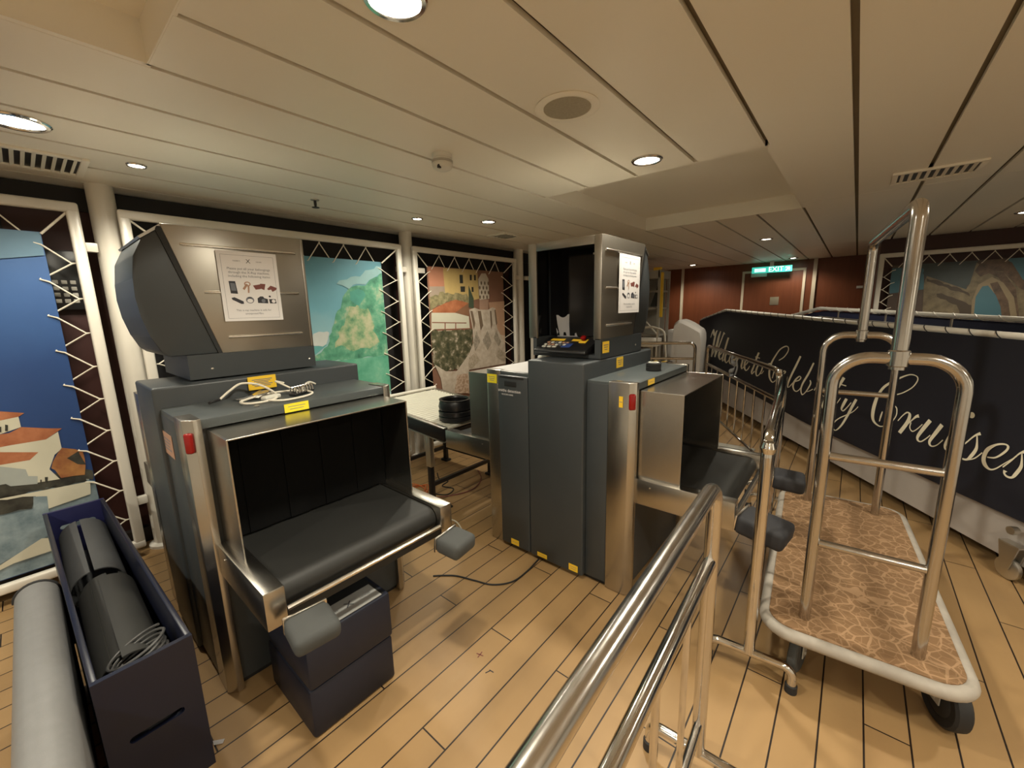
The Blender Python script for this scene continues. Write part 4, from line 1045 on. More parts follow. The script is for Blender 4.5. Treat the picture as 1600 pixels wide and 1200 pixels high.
def monitor(t, x0, x1, yf, sg, z0, side):
    """CRT console on the scanner's lid: dark moulded shell, stainless side plates and front frame. sg: +1 when its back lies at +y"""
    Y = lambda d: yf + sg * d
    D = lambda p: [(Y(d), z0 + z) for d, z in p]
    bm = bmesh.new()
    # base tray (open at the front) and back block
    def bx(a, b, d0, d1, za, zb, bev=0.0):
        y0, y1 = sorted((Y(d0), Y(d1)))
        box(bm, a, b, y0, y1, z0 + za, z0 + zb, bev=bev)
    bx(x0 + 0.03, x1, 0.0, 0.545, 0.004, 0.024)
    bx(x0 + 0.03, x0 + 0.055, 0.0, 0.24, 0.024, 0.112)
    bx(x1 - 0.035, x1, 0.0, 0.24, 0.024, 0.112)
    bx(x0 + 0.03, x1, 0.24, 0.545, 0.024, 0.112)
    prism(bm, D([(0.20, 0.112), (0.20, 0.640), (0.56, 0.640), (0.625, 0.592), (0.660, 0.52), (0.672, 0.43), (0.675, 0.36), (0.668, 0.28), (0.650, 0.20), (0.625, 0.135), (0.60, 0.112)]), 'x', x0 + 0.010, x1 - 0.010, bev=0.006)
    obj('monitor_shell', bm, M['graphite'], t, True)
    for xs, s in ((x0, 1), (x1, -1)):
        a, b = sorted((xs + s * 0.0125, xs + s * 0.016))
        y0, y1 = sorted((Y(0.0145), Y(0.184)))
        obj('inner_liner', B(a, b, y0, y1, z0 + 0.113, z0 + 0.638), M['glass_black'], t, True)
    obj('screen', B(x0 + 0.03, x1 - 0.03, *sorted((Y(0.185), Y(0.1995))), z0 + 0.112, z0 + 0.64), M['glass_black'], t, True)
    bm = bmesh.new()
    for a, b, za, zb in ((x0, x0 + 0.06, 0.105, 0.650), (x1 - 0.045, x1, 0.105, 0.650), (x0 + 0.06, x1 - 0.045, 0.605, 0.650)):
        y0, y1 = sorted((Y(0.0), Y(0.014)))
        box(bm, a, b, y0, y1, z0 + za, z0 + zb, bev=0.003)
    obj('front_frame', bm, M['steel_panel'], t, True)
    bm = bmesh.new()
    prism(bm, D([(0.014, 0.640), (0.014, 0.651), (0.56, 0.653), (0.636, 0.595), (0.630, 0.588), (0.558, 0.641)]), 'x', x0 + 0.004, x1 - 0.004)
    obj('top_plate', bm, M['steel_panel'], t, True)
    for xs, s in ((x0, 1), (x1, -1)):
        bm = bmesh.new()
        a, b = sorted((xs, xs + s * 0.010))
        prism(bm, D([(0.0145, 0.112), (0.0145, 0.652), (0.562, 0.654), (0.412, 0.112)]), 'x', a, b, bev=0.002)
        p = obj('side_plate', bm, M['steel_panel'], t, True)
        bm = bmesh.new()
        a, b = sorted((xs + s * 0.003, xs + s * 0.012))
        prism(bm, D([(0.0146, 0.104), (0.0146, 0.64), (0.572, 0.642), (0.578, 0.630), (0.424, 0.104)]), 'x', a, b)
        obj('gasket', bm, M['seam'], p, True)
        for z, d0, d1 in ((0.578, 0.045, 0.505), (0.382, 0.05, 0.445), (0.182, 0.055, 0.38)):
            bm = bmesh.new()
            tube(bm, [(xs, Y(d0), z0 + z), (xs - s * 0.003, Y(d0 + 0.008), z0 + z), (xs - s * 0.003, Y(d1 - 0.008), z0 + z), (xs, Y(d1), z0 + z)], 0.006, 10)
            obj('pressed_rib', bm, M['rib'], p, True)
    for xx in (x0 + 0.12, x1 - 0.06):
        bm = bmesh.new(); lathe(bm, [(0, 0), (0.006, 0), (0.004, 0.002), (0, 0.003)], (x1 if side > 0 else x0, 0, 0), 10, axis='x')
        bmesh.ops.translate(bm, verts=bm.verts, vec=(0, Y(0.03 if xx > (x0 + x1) / 2 else 0.46), z0 + 0.045))
        obj('screw', bm, M['rib'], t, True)

def notice(text, x, y0, y1, z0, z1, skew=0.0):
    """laminated passenger notice on the side plate facing +x"""
    t = thing('notice_sheet', text, 'notice', (x, (y0 + y1) / 2, z0), 0, 'printed security notices')
    w, h = y1 - y0, z1 - z0
    def P(u, v, d=0.0): return (x + 0.004 + d, y0 + u * w + skew * (v - 1) * -1, z0 + v * h)
    bm = bmesh.new()
    box(bm, x + 0.0038, x + 0.0048, y0, y1, z0, z1)
    obj('paper', bm, M['paper'], t, True)
    d = 0.0011
    bm = bmesh.new()
    for a, b, c, e in ((0.06, 0.945, 0.94, 0.948), (0.06, 0.04, 0.94, 0.043), (0.06, 0.04, 0.064, 0.945), (0.936, 0.04, 0.94, 0.945)):
        poly3(bm, [P(a, b, d), P(c, b, d), P(c, e, d), P(a, e, d)])
    obj('border_line', bm, M['ink_grey'], t, True)
    s = h
    UX, UZ = (0, 1, 0), (0, 0, 1)
    bm = text_bm('X', 0.085 * s, P(0.5, 0.865, d), UX, UZ)
    text_bm('CELEBRITY', 0.021 * s, P(0.31, 0.865, d), UX, UZ, bm)
    text_bm('CRUISES', 0.021 * s, P(0.68, 0.865, d), UX, UZ, bm)
    obj('logo', bm, M['ink'], t, True)
    bm = bmesh.new()
    for k, line in enumerate(('Please put all your belongings', 'through the X-Ray machine,', 'including the following items:')):
        text_bm(line, 0.048 * s, P(0.5, 0.755 - 0.053 * k, d), UX, UZ, bm)
    text_bm('This x-ray machine is safe for', 0.040 * s, P(0.5, 0.155, d), UX, UZ, bm)
    text_bm('unexposed film.', 0.040 * s, P(0.5, 0.105, d), UX, UZ, bm)
    obj('printed_text', bm, M['ink_grey'], t, True)
    def pic(polys, mats):
        bm = bmesh.new()
        for i, (mi, pts) in enumerate(polys):
            poly3(bm, [P(u, v, d + 0.0002 * i) for u, v in pts], mi)
        obj('printed_picture', bm, mats, t, True)
    def el(cu, cv, ru, rv, n=12, a0=0.0): return [(cu + ru * math.cos(2 * PI * k / n + a0), cv + rv * math.sin(2 * PI * k / n + a0)) for k in range(n)]
    pic([(0, [(0.15, 0.40), (0.265, 0.395), (0.245, 0.575), (0.14, 0.575)]), (1, [(0.165, 0.44), (0.245, 0.438), (0.235, 0.545), (0.16, 0.548)])], [M['ink'], M['ink_grey']])
    pic([(0, el(0.44, 0.54, 0.055, 0.035)), (1, el(0.44, 0.54, 0.035, 0.02)), (0, [(0.35, 0.47), (0.38, 0.45), (0.45, 0.53), (0.42, 0.545)]), (0, [(0.43, 0.41), (0.455, 0.41), (0.47, 0.52), (0.44, 0.52)])], [M['ink_tan'], M['paper']])
    pic([(0, [(0.53, 0.52), (0.66, 0.54), (0.66, 0.47), (0.57, 0.46)]), (1, [(0.62, 0.49), (0.66, 0.55), (0.75, 0.545), (0.72, 0.455)])], [M['ink_brown'], M['ink_brown']])
    pic([(0, [(0.77, 0.475), (0.84, 0.525), (0.95, 0.49), (0.93, 0.46), (0.86, 0.43), (0.84, 0.465), (0.79, 0.455)])], [M['ink_brown']])
    pic([(0, [(0.15, 0.335), (0.20, 0.345), (0.34, 0.285), (0.34, 0.25), (0.30, 0.248), (0.16, 0.31)])], [M['ink']])
    pic([(0, el(0.45, 0.305, 0.07, 0.05)), (1, el(0.45, 0.295, 0.05, 0.03)), (2, [(0.42, 0.345), (0.48, 0.345), (0.48, 0.33), (0.42, 0.33)])], [M['ink_grey'], M['paper'], M['ink']])
    pic([(0, [(0.58, 0.33), (0.63, 0.36), (0.68, 0.36), (0.70, 0.335), (0.76, 0.32), (0.76, 0.255), (0.58, 0.262)]), (1, el(0.68, 0.295, 0.035, 0.028))], [M['ink'], M['ink_grey']])
    pic([(0, [(0.78, 0.32), (0.90, 0.32), (0.91, 0.255), (0.79, 0.255)]), (1, el(0.86, 0.288, 0.035, 0.026)), (0, el(0.80, 0.36, 0.02, 0.014))], [M['ink'], M['paper']])
    return t

# scanner in front (monitor turned away to the far side)
S1 = scanner('xray_scanner', 'grey X-ray scanner in the foreground with its open tunnel and conveyor facing us', -2.262, 0.735, PI)
monitor(S1, -2.70, -2.20, 0.985, -1, 1.225, 1)
sticker(S1, -2.127, 0.693, 1.190, 0.12, 0.062, (1, 0, 0), M['yellow'], 5)
sticker(S1, -1.7695, 0.693, 1.120, 0.098, 0.036, (1, 0, 0), M['lemon'], 2)
sticker(S1, -2.09, 0.3095, 1.000, 0.20, 0.095, (0, -1, 0), M['ink_tan'], 4, 'rating_plate')
bm = bmesh.new(); xf = Matrix.Translation((-1.775, 0.320, 1.058)) @ Matrix.Rotation(PI / 4, 4, 'Z')
box(bm, -0.013, 0.013, -0.010, 0.010, -0.038, 0.038, bev=0.008, seg=3, xf=xf)
obj('warning_lamp', bm, M['red'], S1, True)
pad(S1, -1.205, 0.440, 0.538, 0.13, 0.138, 0.062, -0.10, 0.10, M['foam'])
pad(S1, -1.205, 1.040, 0.535, 0.12, 0.138, 0.070, 0.15, 0.10, M['foam'])

# scanner behind (monitor towards the first scanner)
S2 = scanner('xray_scanner', 'grey X-ray scanner behind the chrome barrier, its dark monitor facing left', -1.265, 2.245, 0)
monitor(S2, -1.515, -1.035, 1.976, 1, 1.222, 1)
sticker(S2, -1.027, 2.02, 1.288, 0.075, 0.062, (1, 0, 0), M['yellow'], 3)
sticker(S2, -1.028, 2.20, 1.185, 0.085, 0.060, (1, 0, 0), M['yellow'], 3)
sticker(S2, -1.69, 1.8185, 1.085, 0.078, 0.055, (0, -1, 0), M['lemon'], 3)
sticker(S2, -1.51, 1.790, 0.058, 0.062, 0.036, (0, -1, 0), M['yellow'], 1, 'warning_sticker')
sticker(S2, -1.30, 1.788, 0.052, 0.070, 0.026, (0, -1, 0), M['yellow'], 1, 'warning_sticker')
sticker(S2, -1.085, 1.788, 0.060, 0.058, 0.040, (0, -1, 0), M['yellow'], 2, 'warning_sticker')
sticker(S2, -0.7695, 2.02, 1.122, 0.085, 0.028, (1, 0, 0), M['yellow'], 1, 'warning_sticker')
bm = text_bm('smiths detection', 0.026, (-1.53, 1.7912, 1.028), (1, 0, 0), (0, 0, 1))
text_bm('HI-SCAN 6040i', 0.014, (-1.545, 1.7912, 1.004), (1, 0, 0), (0, 0, 1), bm)
obj('printed_lettering', bm, M['paper'], S2, True)
obj('badge', B(-1.565, -1.475, 1.7895, 1.7915, 1.055, 1.085, bev=0.0005), M['seam'], S2, True)
obj('grip_slot', B(-1.60, -1.42, 1.7885, 1.795, 1.103, 1.117, bev=0.0015), M['seam'], S2, True)
bm = bmesh.new(); xf = Matrix.Translation((-0.785, 1.830, 1.048)) @ Matrix.Rotation(PI / 4, 4, 'Z')
box(bm, -0.017, 0.017, -0.010, 0.010, -0.040, 0.040, bev=0.009, seg=3, xf=xf)
obj('warning_lamp', bm, M['red'], S2, True)
sticker(S2, -0.838, 1.8185, 1.045, 0.02, 0.055, (0, -1, 0), M['yellow'], 1, 'warning_sticker')
pad(S2, -0.215, 1.930, 0.545, 0.19, 0.165, 0.085, -0.15, 0.12, M['foam_dark'])
pad(S2, -0.195, 2.555, 0.548, 0.15, 0.165, 0.080, 0.10, 0.06, M['foam_dark'])

# operator keyboard on the console tray
def keyboard():
    o = thing('operator_keyboard', 'black sloping operator keyboard with a red stop button in the second scanner console', 'keyboard', (-1.285, 2.05, 1.247))
    bm = bmesh.new()
    prism(bm, [(1.93, 1.250), (1.935, 1.268), (2.10, 1.330), (2.15, 1.330), (2.15, 1.247), (1.95, 1.247)], 'x', -1.452, -1.105, bev=0.008)
    obj('body', bm, M['black'], o, True)
    sl = math.atan2(0.062, 0.165)
    def on(x, d, w, l, h, bev=0.002):
        xf = Matrix.Translation((x, 1.935 + d * math.cos(sl), 1.2685 + d * math.sin(sl))) @ Matrix.Rotation(sl, 4, 'X')
        bm = bmesh.new(); box(bm, -w / 2, w / 2, -l / 2, l / 2, 0, h, bev=bev, xf=xf); return bm
    obj('label_strip', on(-1.36, 0.135, 0.095, 0.026, 0.0018, 0.0004), M['yellow'], o, True)
    obj('label_strip', on(-1.22, 0.135, 0.085, 0.026, 0.0018, 0.0004), M['yellow'], o, True)
    cols_ = ['white_plastic', 'ink_tan', 'ink_tan', 'white_plastic', 'ink_grey']
    for r in range(2):
        for c in range(6):
            obj('key', on(-1.405 + c * 0.026 + r * 0.006, 0.062 + r * 0.03, 0.018, 0.016, 0.006), M[cols_[(c + 2 * r) % 5]], o, True)
    for c in range(3):
        obj('key', on(-1.40 + c * 0.036, 0.035, 0.026, 0.013, 0.006), M['white_plastic'], o, True)
    obj('key_block', on(-1.255, 0.06, 0.06, 0.05, 0.004), M['blue_key'], o, True)
    b = obj('button_base', on(-1.178, 0.120, 0.045, 0.045, 0.006), M['yellow'], o, True)
    xf = Matrix.Translation((-1.178, 1.935 + 0.12 * math.cos(sl), 1.2745 + 0.12 * math.sin(sl))) @ Matrix.Rotation(sl, 4, 'X')
    bm = bmesh.new(); lathe(bm, [(0.008, 0), (0.008, 0.012), (0.017, 0.014), (0.018, 0.022), (0.012, 0.027), (0, 0.028)], seg=18); bm.transform(xf)
    obj('stop_button', bm, M['red'], o, True)
for k in range(5):
    obj('indicator', B(-1.185 + 0.024 * k, -1.176 + 0.024 * k, 2.155, 2.1605, 1.800, 1.809), M['white_plastic'], S2, True)
keyboard()
def sheets():
    o = thing('paper_sheets', 'loose white paper sheets leaning inside the second scanner console', 'paper', (-1.44, 2.1, 1.247))
    def sheet(outline, y0, lean, curl):
        bm = bmesh.new()
        n = 7
        g = [[None] * (n + 1) for _ in range(n + 1)]
        (xa, za), (xb, zb), (xc, zc), (xd, zd) = outline
        for i in range(n + 1):
            for j in range(n + 1):
                u, v = i / n, j / n
                x = (xa * (1 - u) + xb * u) * (1 - v) + (xd * (1 - u) + xc * u) * v
                z = (za * (1 - u) + zb * u) * (1 - v) + (zd * (1 - u) + zc * u) * v
                g[i][j] = bm.verts.new((x, y0 + lean * (z - 1.25) + curl * math.sin(u * PI) + 0.004 * math.sin(v * 6), z))
        for i in range(n):
            for j in range(n): bm.faces.new((g[i][j], g[i + 1][j], g[i + 1][j + 1], g[i][j + 1]))
        bmesh.ops.solidify(bm, geom=bm.faces[:], thickness=0.0008)
        obj('sheet', bm, M['paper'], o, True)
    sheet([(-1.42, 1.252), (-1.25, 1.252), (-1.30, 1.36), (-1.445, 1.40)], 2.158, 0.05, 0.006)
    sheet([(-1.40, 1.27), (-1.34, 1.27), (-1.345, 1.465), (-1.44, 1.46)], 2.150, 0.05, 0.004)
    for k, (dx, an, ht) in enumerate(()):
        bm = bmesh.new()
        n = 8
        for s in (0,):
            rows = []
            for i in range(n + 1):
                v = i / n
                y = 2.085 + 0.04 * k * 0 + 0.09 * v + 0.012 * math.sin(v * 5 + k)
                z = 1.250 + ht * v
                rows.append([bm.verts.new((-1.447 + dx + 0.03 * v * (1 - k) + 0.17 * u * (1 - 0.45 * v * (1 if k == 0 else 0.2)), y + 0.014 * math.sin(u * 3.0) - 0.006 * k, z - an * u * 0.13)) for u in (0, 0.25, 0.5, 0.75, 1)])
            for a, b in zip(rows, rows[1:]):
                for j in range(4): bm.faces.new((a[j], a[j + 1], b[j + 1], b[j]))
        bmesh.ops.solidify(bm, geom=bm.faces[:], thickness=0.0008)
        obj('sheet', bm, M['paper'], o, True)
sheets()
notice('white printed notice on the foreground scanner monitor', -2.1942, 0.598, 0.845, 1.478, 1.790)
notice('white printed notice on the monitor side of the farther scanner', -1.0292, 2.160, 2.440, 1.467, 1.791)

# small things on the scanner lids
def cables():
    zt = 1.1385
    o = thing('cable_loop', 'white cable loops lying on the foreground scanner lid', 'cable', (-2.0, 0.66, zt))
    pts = [(-2.06, 0.50, zt + 0.012), (-2.09, 0.55, zt + 0.040), (-2.10, 0.60, zt + 0.062), (-2.06, 0.66, zt + 0.05), (-1.97, 0.69, zt + 0.015), (-1.90, 0.66, zt + 0.006), (-1.87, 0.60, zt + 0.006), (-1.89, 0.55, zt + 0.006), (-1.95, 0.545, zt + 0.007), (-2.0, 0.62, zt + 0.01), (-2.02, 0.71, zt + 0.012), (-1.98, 0.80, zt + 0.010), (-1.90, 0.82, zt + 0.006), (-1.84, 0.76, zt + 0.006), (-1.83, 0.67, zt + 0.006), (-1.86, 0.62, zt + 0.012)]
    obj('cord', spline_tube(pts, 0.0048, 8, 10), M['tan_cord'], o, True)
    pts = [(-2.055, 0.76, zt + 0.045), (-2.04, 0.72, zt + 0.06), (-2.0, 0.73, zt + 0.05), (-1.955, 0.77, zt + 0.02), (-1.94, 0.80, zt + 0.012)]
    obj('cord', spline_tube(pts, 0.0042, 8, 8), M['tan_cord'], o, True)
    pts = [(-1.965, 0.80, zt + 0.016), (-1.99, 0.83, zt + 0.035), (-2.03, 0.87, zt + 0.035), (-2.04, 0.90, zt + 0.02)]
    obj('cord', spline_tube(pts, 0.0042, 8, 8), M['tan_cord'], o, True)
    obj('strain_relief', spline_tube([(-2.06, 0.50, zt + 0.012), (-2.05, 0.475, zt + 0.009), (-2.03, 0.455, zt + 0.009)], [0.006] * 13, 6, 10), M['black'], o, True)
    bm = bmesh.new(); xf = Matrix.Translation((-1.93, 0.655, zt)) @ Matrix.Rotation(0.4, 4, 'Z')
    box(bm, -0.016, 0.016, -0.04, 0.04, 0.0012, 0.02, bev=0.006, xf=xf)
    obj('plug', bm, M['white_plastic'], o, True)
    a = thing('connector_strip', 'black clip strip with shiny metal pins among the white cables', 'connector', (-1.95, 0.795, zt))
    a.rotation_euler = (0, 0, 0.5)
    bm = bmesh.new(); box(bm, -0.018, 0.018, -0.065, 0.065, 0.001, 0.012, bev=0.004)
    obj('strip', bm, M['black'], a)
    for k in range(7):
        bm = bmesh.new(); y = -0.054 + k * 0.018
        tube(bm, fillet([(-0.017, y, 0.010), (-0.014, y, 0.038), (0.014, y, 0.038), (0.017, y, 0.010)], 0.008, 4), 0.0032, 8)
        obj('pin', bm, M['chrome'], a)
    b = thing('bracket_plate', 'small shiny bent bracket under the yellow sticker on the scanner lid', 'bracket', (-2.06, 0.60, zt))
    bm = bmesh.new()
    for q in range(3):
        xf = Matrix.Translation((-2.045 + 0.012 * q, 0.60 + 0.02 * q, zt + 0.001 + 0.006 * q)) @ Matrix.Rotation(0.3 + 0.2 * q, 4, 'Z') @ Matrix.Rotation(0.08 * q, 4, 'X')
        box(bm, -0.028, 0.028, -0.05, 0.05, 0, 0.005, bev=0.002, xf=xf)
    obj('plate', bm, M['chrome'], b, True)
    e = thing('lid_lock', 'tiny round lock on the foreground scanner lid near the cables', 'lock', (-1.83, 0.565, zt))
    obj('cap', L([(0, 0), (0.010, 0), (0.010, 0.004), (0.006, 0.006), (0, 0.006)], seg=16), M['alu'], e)
cables()
t = thing('lid_reflection_sheet', 'white sheet added for the bright reflection on the left lid of the farther scanner', 'sheet', (-1.57, 2.2, 1.138))  # added white sheet, its colour stands in for the glossy lid's reflection
obj('sheet', B(-1.745, -1.398, 1.835, 2.62, 1.1378, 1.1398), M['paper'], t, True)
t = thing('cable_roll', 'small round black and white coil on the right lid of the farther scanner', 'cable roll', (-0.862, 2.29, 1.138))
bm = bmesh.new()
for k in range(4):
    tube(bm, [(0.036 * math.cos(a), 0.036 * math.sin(a), 0.007 + 0.011 * k) for a in [2 * PI * q / 20 for q in range(20)]], 0.0068, 8, closed=True)
obj('coil', bm, M['rubber'], t)
bm = bmesh.new(); lathe(bm, [(0.02, 0.001), (0.030, 0.001), (0.030, 0.048), (0.02, 0.048), (0.02, 0.001)], seg=20)
obj('core', bm, M['white_plastic'], t)
t = thing('handset', 'small white handset lying beside the second scanner console', 'handset', (-1.585, 2.30, 1.1405))
bm = bmesh.new(); box(bm, -1.66, -1.53, 2.25, 2.31, 1.1405, 1.162, bev=0.008, seg=3); box(bm, -1.66, -1.62, 2.25, 2.31, 1.150, 1.185, bev=0.008, seg=3)
obj('case', bm, M['white_plastic'], t, True)
obj('key_pad', B(-1.605, -1.545, 2.262, 2.298, 1.1615, 1.1635), M['ink_grey'], t, True)
# ------------------------------------------------------------------ roller conveyor and trays
def roller_conveyor():
    t = thing('roller_conveyor', 'cream roller conveyor table between the second scanner and the wall', 'roller conveyor', (-2.75, 2.25, 0))
    zf = lambda x: 0.652 + 0.075 * (-2.23 - x)
    XA, XB = -2.235, -3.235
    for y in (1.885, 2.605):
        bm = bmesh.new()
        prism(bm, [(XA, zf(XA) - 0.098), (XA, zf(XA) - 0.004), (XB, zf(XB) - 0.004), (XB, zf(XB) - 0.098)], 'y', y - 0.018, y + 0.018, bev=0.002)
        r = obj('side_rail', bm, M['extrusion'], t, True)
        for dz, hh in ((0.0, 0.010), (-0.104, 0.008)):
            bm = bmesh.new()
            prism(bm, [(XA, zf(XA) + dz - 0.004), (XA, zf(XA) + dz + hh - 0.004), (XB, zf(XB) + dz + hh - 0.004), (XB, zf(XB) + dz - 0.004)], 'y', y - 0.021, y + 0.021, bev=0.0015)
            obj('rail_edge', bm, M['alu'], r, True)
    n = 24
    for k in range(n):
        x = XA - 0.03 - k * 0.0405
        bm = bmesh.new(); tube(bm, [(x, 1.904, zf(x) - 0.014), (x, 2.586, zf(x) - 0.014)], 0.0165, 12)
        obj('roller', bm, M['roller'], t, True)
    bm = bmesh.new(); tube(bm, [(XB + 0.005, 1.87, zf(XB) + 0.012), (XB + 0.005, 2.62, zf(XB) + 0.012)], 0.016, 12)
    obj('end_bar', bm, M['white_paint'], t, True)
    for x in (-2.46, -3.08):
        for y in (1.905, 2.585):
            z1 = zf(x) - 0.102
            bm = bmesh.new()
            box(bm, x - 0.03, x + 0.03, y - 0.02, y + 0.02, 0.30, z1, bev=0.003)
            for s in (-1, 1): box(bm, x - 0.008 + s * 0.015, x - 0.002 + s * 0.015, y - 0.022, y + 0.022, 0.31, z1 - 0.01)
            lg = obj('leg', bm, M['alu'], t, True)
            obj('lower_tube', B(x - 0.022, x + 0.022, y - 0.016, y + 0.016, 0.02, 0.40, bev=0.002), M['extrusion'], lg, True)
            obj('foot_plate', B(x - 0.045, x + 0.045, y - 0.03, y + 0.03, 0.0, 0.02, bev=0.003), M['extrusion'], lg, True)
        obj('cross_bar', B(x - 0.014, x + 0.014, 1.921, 2.569, 0.13, 0.16), M['extrusion'], t, True)
    obj('stretcher', B(-3.058, -2.482, 2.575, 2.60, 0.13, 0.16), M['extrusion'], t, True)
roller_conveyor()
for k in range(3):
    z = 0.663 + k * 0.042
    tx = ('lowest round black bowl of the stack on the roller conveyor', 'middle round black bowl of the stack on the roller conveyor', 'topmost round black bowl of the stack on the roller conveyor')[k]
    t = thing('round_bowl', tx, 'bowl', (-2.338 + 0.006 * (k % 2), 2.085 - 0.005 * (k % 2), z), 0, 'stacked black valuables bowls')
    bm = bmesh.new()
    lathe(bm, [(0, 0.0), (0.118, 0.0), (0.126, 0.006), (0.131, 0.03), (0.122, 0.062), (0.117, 0.075), (0.123, 0.078), (0.124, 0.083), (0.105, 0.083), (0.100, 0.070), (0.108, 0.05), (0.112, 0.03), (0.098, 0.006), (0, 0.004)] if k == 2 else [(0, 0.0), (0.120, 0.0), (0.129, 0.006), (0.132, 0.036), (0.127, 0.041), (0.112, 0.041), (0.108, 0.03), (0.10, 0.006), (0, 0.004)], seg=44)
    obj('shell', bm, M['black'], t)

# floor cables beneath it
rng = random.Random(3)
def floor_cable(name, text, c, n, r, mat, spread, z=0.004):
    t = thing(name, text, 'cable', (c[0], c[1], 0))
    pts = []
    a = rng.random() * 6
    for k in range(n):
        a += 1.0 + rng.random() * 0.9
        pts.append((c[0] + math.cos(a) * spread * (0.5 + rng.random() * 0.6), c[1] + math.sin(a) * spread * 0.8 * (0.5 + rng.random() * 0.6), z + 0.008 * (k % 3)))
    obj('cord', spline_tube(pts, r, 6, 6), mat, t, True)
floor_cable('extension_cable', 'tangled orange cable on the floor under the roller conveyor', (-2.72, 1.95), 14, 0.0045, M['orange'], 0.13)
def run(name, text, pts, r, mat, plug=None, cat='cable'):
    t = thing(name, text, cat, (*pts[0][:2], 0))
    obj('cord', spline_tube(pts, r, 8, 8), mat, t, True)
    if plug:
        p, m, d = plug
        bm = bmesh.new(); xf = Matrix.Translation(p) @ Matrix.Rotation(d, 4, 'Z')
        box(bm, -0.028, 0.028, -0.014, 0.014, -0.0095, 0.012, bev=0.005, xf=xf)
        obj('plug', bm, m, t, True)
run('floor_cable', 'thin black cable winding under the roller conveyor', [(-2.88, 2.30, 0.005), (-2.75, 2.22, 0.005), (-2.66, 2.24, 0.005), (-2.62, 2.14, 0.005), (-2.50, 2.16, 0.005), (-2.46, 2.05, 0.005), (-2.60, 1.98, 0.005)], 0.005, M['rubber'])
run('floor_cable', 'thin brown cable curving under the roller conveyor', [(-2.62, 2.58, 0.005), (-2.45, 2.45, 0.005), (-2.36, 2.25, 0.005), (-2.42, 2.06, 0.005), (-2.58, 1.86, 0.005)], 0.0045, M['ink_brown'])
run('floor_cable', 'white cable with a plug on the floor between the two scanners', [(-2.42, 1.72, 0.005), (-2.25, 1.74, 0.005), (-2.10, 1.80, 0.005), (-1.98, 1.76, 0.006), (-1.94, 1.72, 0.012)], 0.005, M['tan_cord'], ((-1.905, 1.69, 0.012), M['white_plastic'], -0.7))
run('floor_cable', 'short black cable lead beside the white plug', [(-1.875, 1.66, 0.008), (-1.84, 1.60, 0.006), (-1.85, 1.54, 0.006), (-1.89, 1.50, 0.006)], 0.006, M['rubber'])
run('floor_cable', 'thin black cable looping on the planks to the second scanner', [(-1.72, 1.30, 0.005), (-1.67, 1.345, 0.005), (-1.61, 1.385, 0.005), (-1.50, 1.42, 0.005), (-1.40, 1.455, 0.005), (-1.33, 1.54, 0.005), (-1.32, 1.66, 0.005), (-1.335, 1.80, 0.006)], 0.0045, M['rubber'])
for dx, (a, b) in ((0, (-2.53, -2.27)), ):
    t = thing('floor_bracket', 'black flat floor bracket in front of the roller conveyor leg', 'bracket', (-2.40, 1.80, 0))
    bm = bmesh.new(); box(bm, -2.56, -2.26, 1.775, 1.815, 0.001, 0.016, bev=0.002); box(bm, -2.30, -2.26, 1.815, 1.94, 0.001, 0.016, bev=0.002)
    obj('angle', bm, M['extrusion'], t, True)

# ------------------------------------------------------------------ step boxes before the first scanner
def step_box(text, z0, z1, dx, dy, r):
    t = thing('storage_bin', text, 'bin', (-1.525 + dx, 0.617 + dy, z0), 0, 'stacked navy bins under the conveyor')
    bm = bmesh.new()
    prism(bm, [(-0.190 + r, -0.168), (0.190, -0.168), (0.190, 0.168), (-0.190 + r, 0.168)], 'z', 0.0, z1 - z0, bev=0.012)
    obj('body', bm, M['navy_box'], t)
    return t
step_box('lower navy blue bin of the stack standing under the foreground conveyor', 0.0, 0.197, 0, 0, 0.0)
ub = step_box('upper navy bin of the stack under the conveyor with a grey card on top', 0.199, 0.395, 0.004, 0.003, 0.01)
obj('lid_recess', B(-0.165, 0.175, -0.135, 0.150, 0.196, 0.1975), M['seam'], ub)
t = thing('label_card', 'grey card with a printed black emblem lying on the upper navy bin', 'card', (-1.388, 0.65, 0.3975))
bm = bmesh.new(); box(bm, -1.437, -1.340, 0.535, 0.757, 0.3977, 0.4000)
obj('card', bm, M['grey_paper'], t, True)
bm = text_bm('X', 0.045, (-1.388, 0.645, 0.4004), (0, 1, 0), (-1, 0, 0))
text_bm('CELEBRITY', 0.012, (-1.388, 0.575, 0.4004), (0, 1, 0), (-1, 0, 0), bm)
text_bm('CRUISES', 0.012, (-1.388, 0.712, 0.4004), (0, 1, 0), (-1, 0, 0), bm)
obj('printed_emblem', bm, M['ink'], t, True)

# ------------------------------------------------------------------ navy crate and grey bolster on the left
def holed_wall(w, h, cy, cz, sl, sr, th):
    """w x h board in the yz plane with a capsule-shaped hand slot"""
    bm = bmesh.new()
    def loop(pts):
        vs = [bm.verts.new((0, a, b)) for a, b in pts]
        return [bm.edges.new((vs[i], vs[(i + 1) % len(vs)])) for i in range(len(vs))]
    es = loop([(-w / 2, 0), (w / 2, 0), (w / 2, h), (-w / 2, h)])
    cap = [(cy + sl + sr * math.cos(a), cz + sr * math.sin(a)) for a in [-PI / 2 + PI * k / 8 for k in range(9)]] + [(cy - sl + sr * math.cos(a), cz + sr * math.sin(a)) for a in [PI / 2 + PI * k / 8 for k in range(9)]]
    es += loop(cap)
    bmesh.ops.triangle_fill(bm, use_beauty=True, use_dissolve=False, edges=es)
    r = bmesh.ops.extrude_face_region(bm, geom=bm.faces[:])
    bmesh.ops.translate(bm, verts=[v for v in r['geom'] if isinstance(v, bmesh.types.BMVert)], vec=(-th, 0, 0))
    return bm
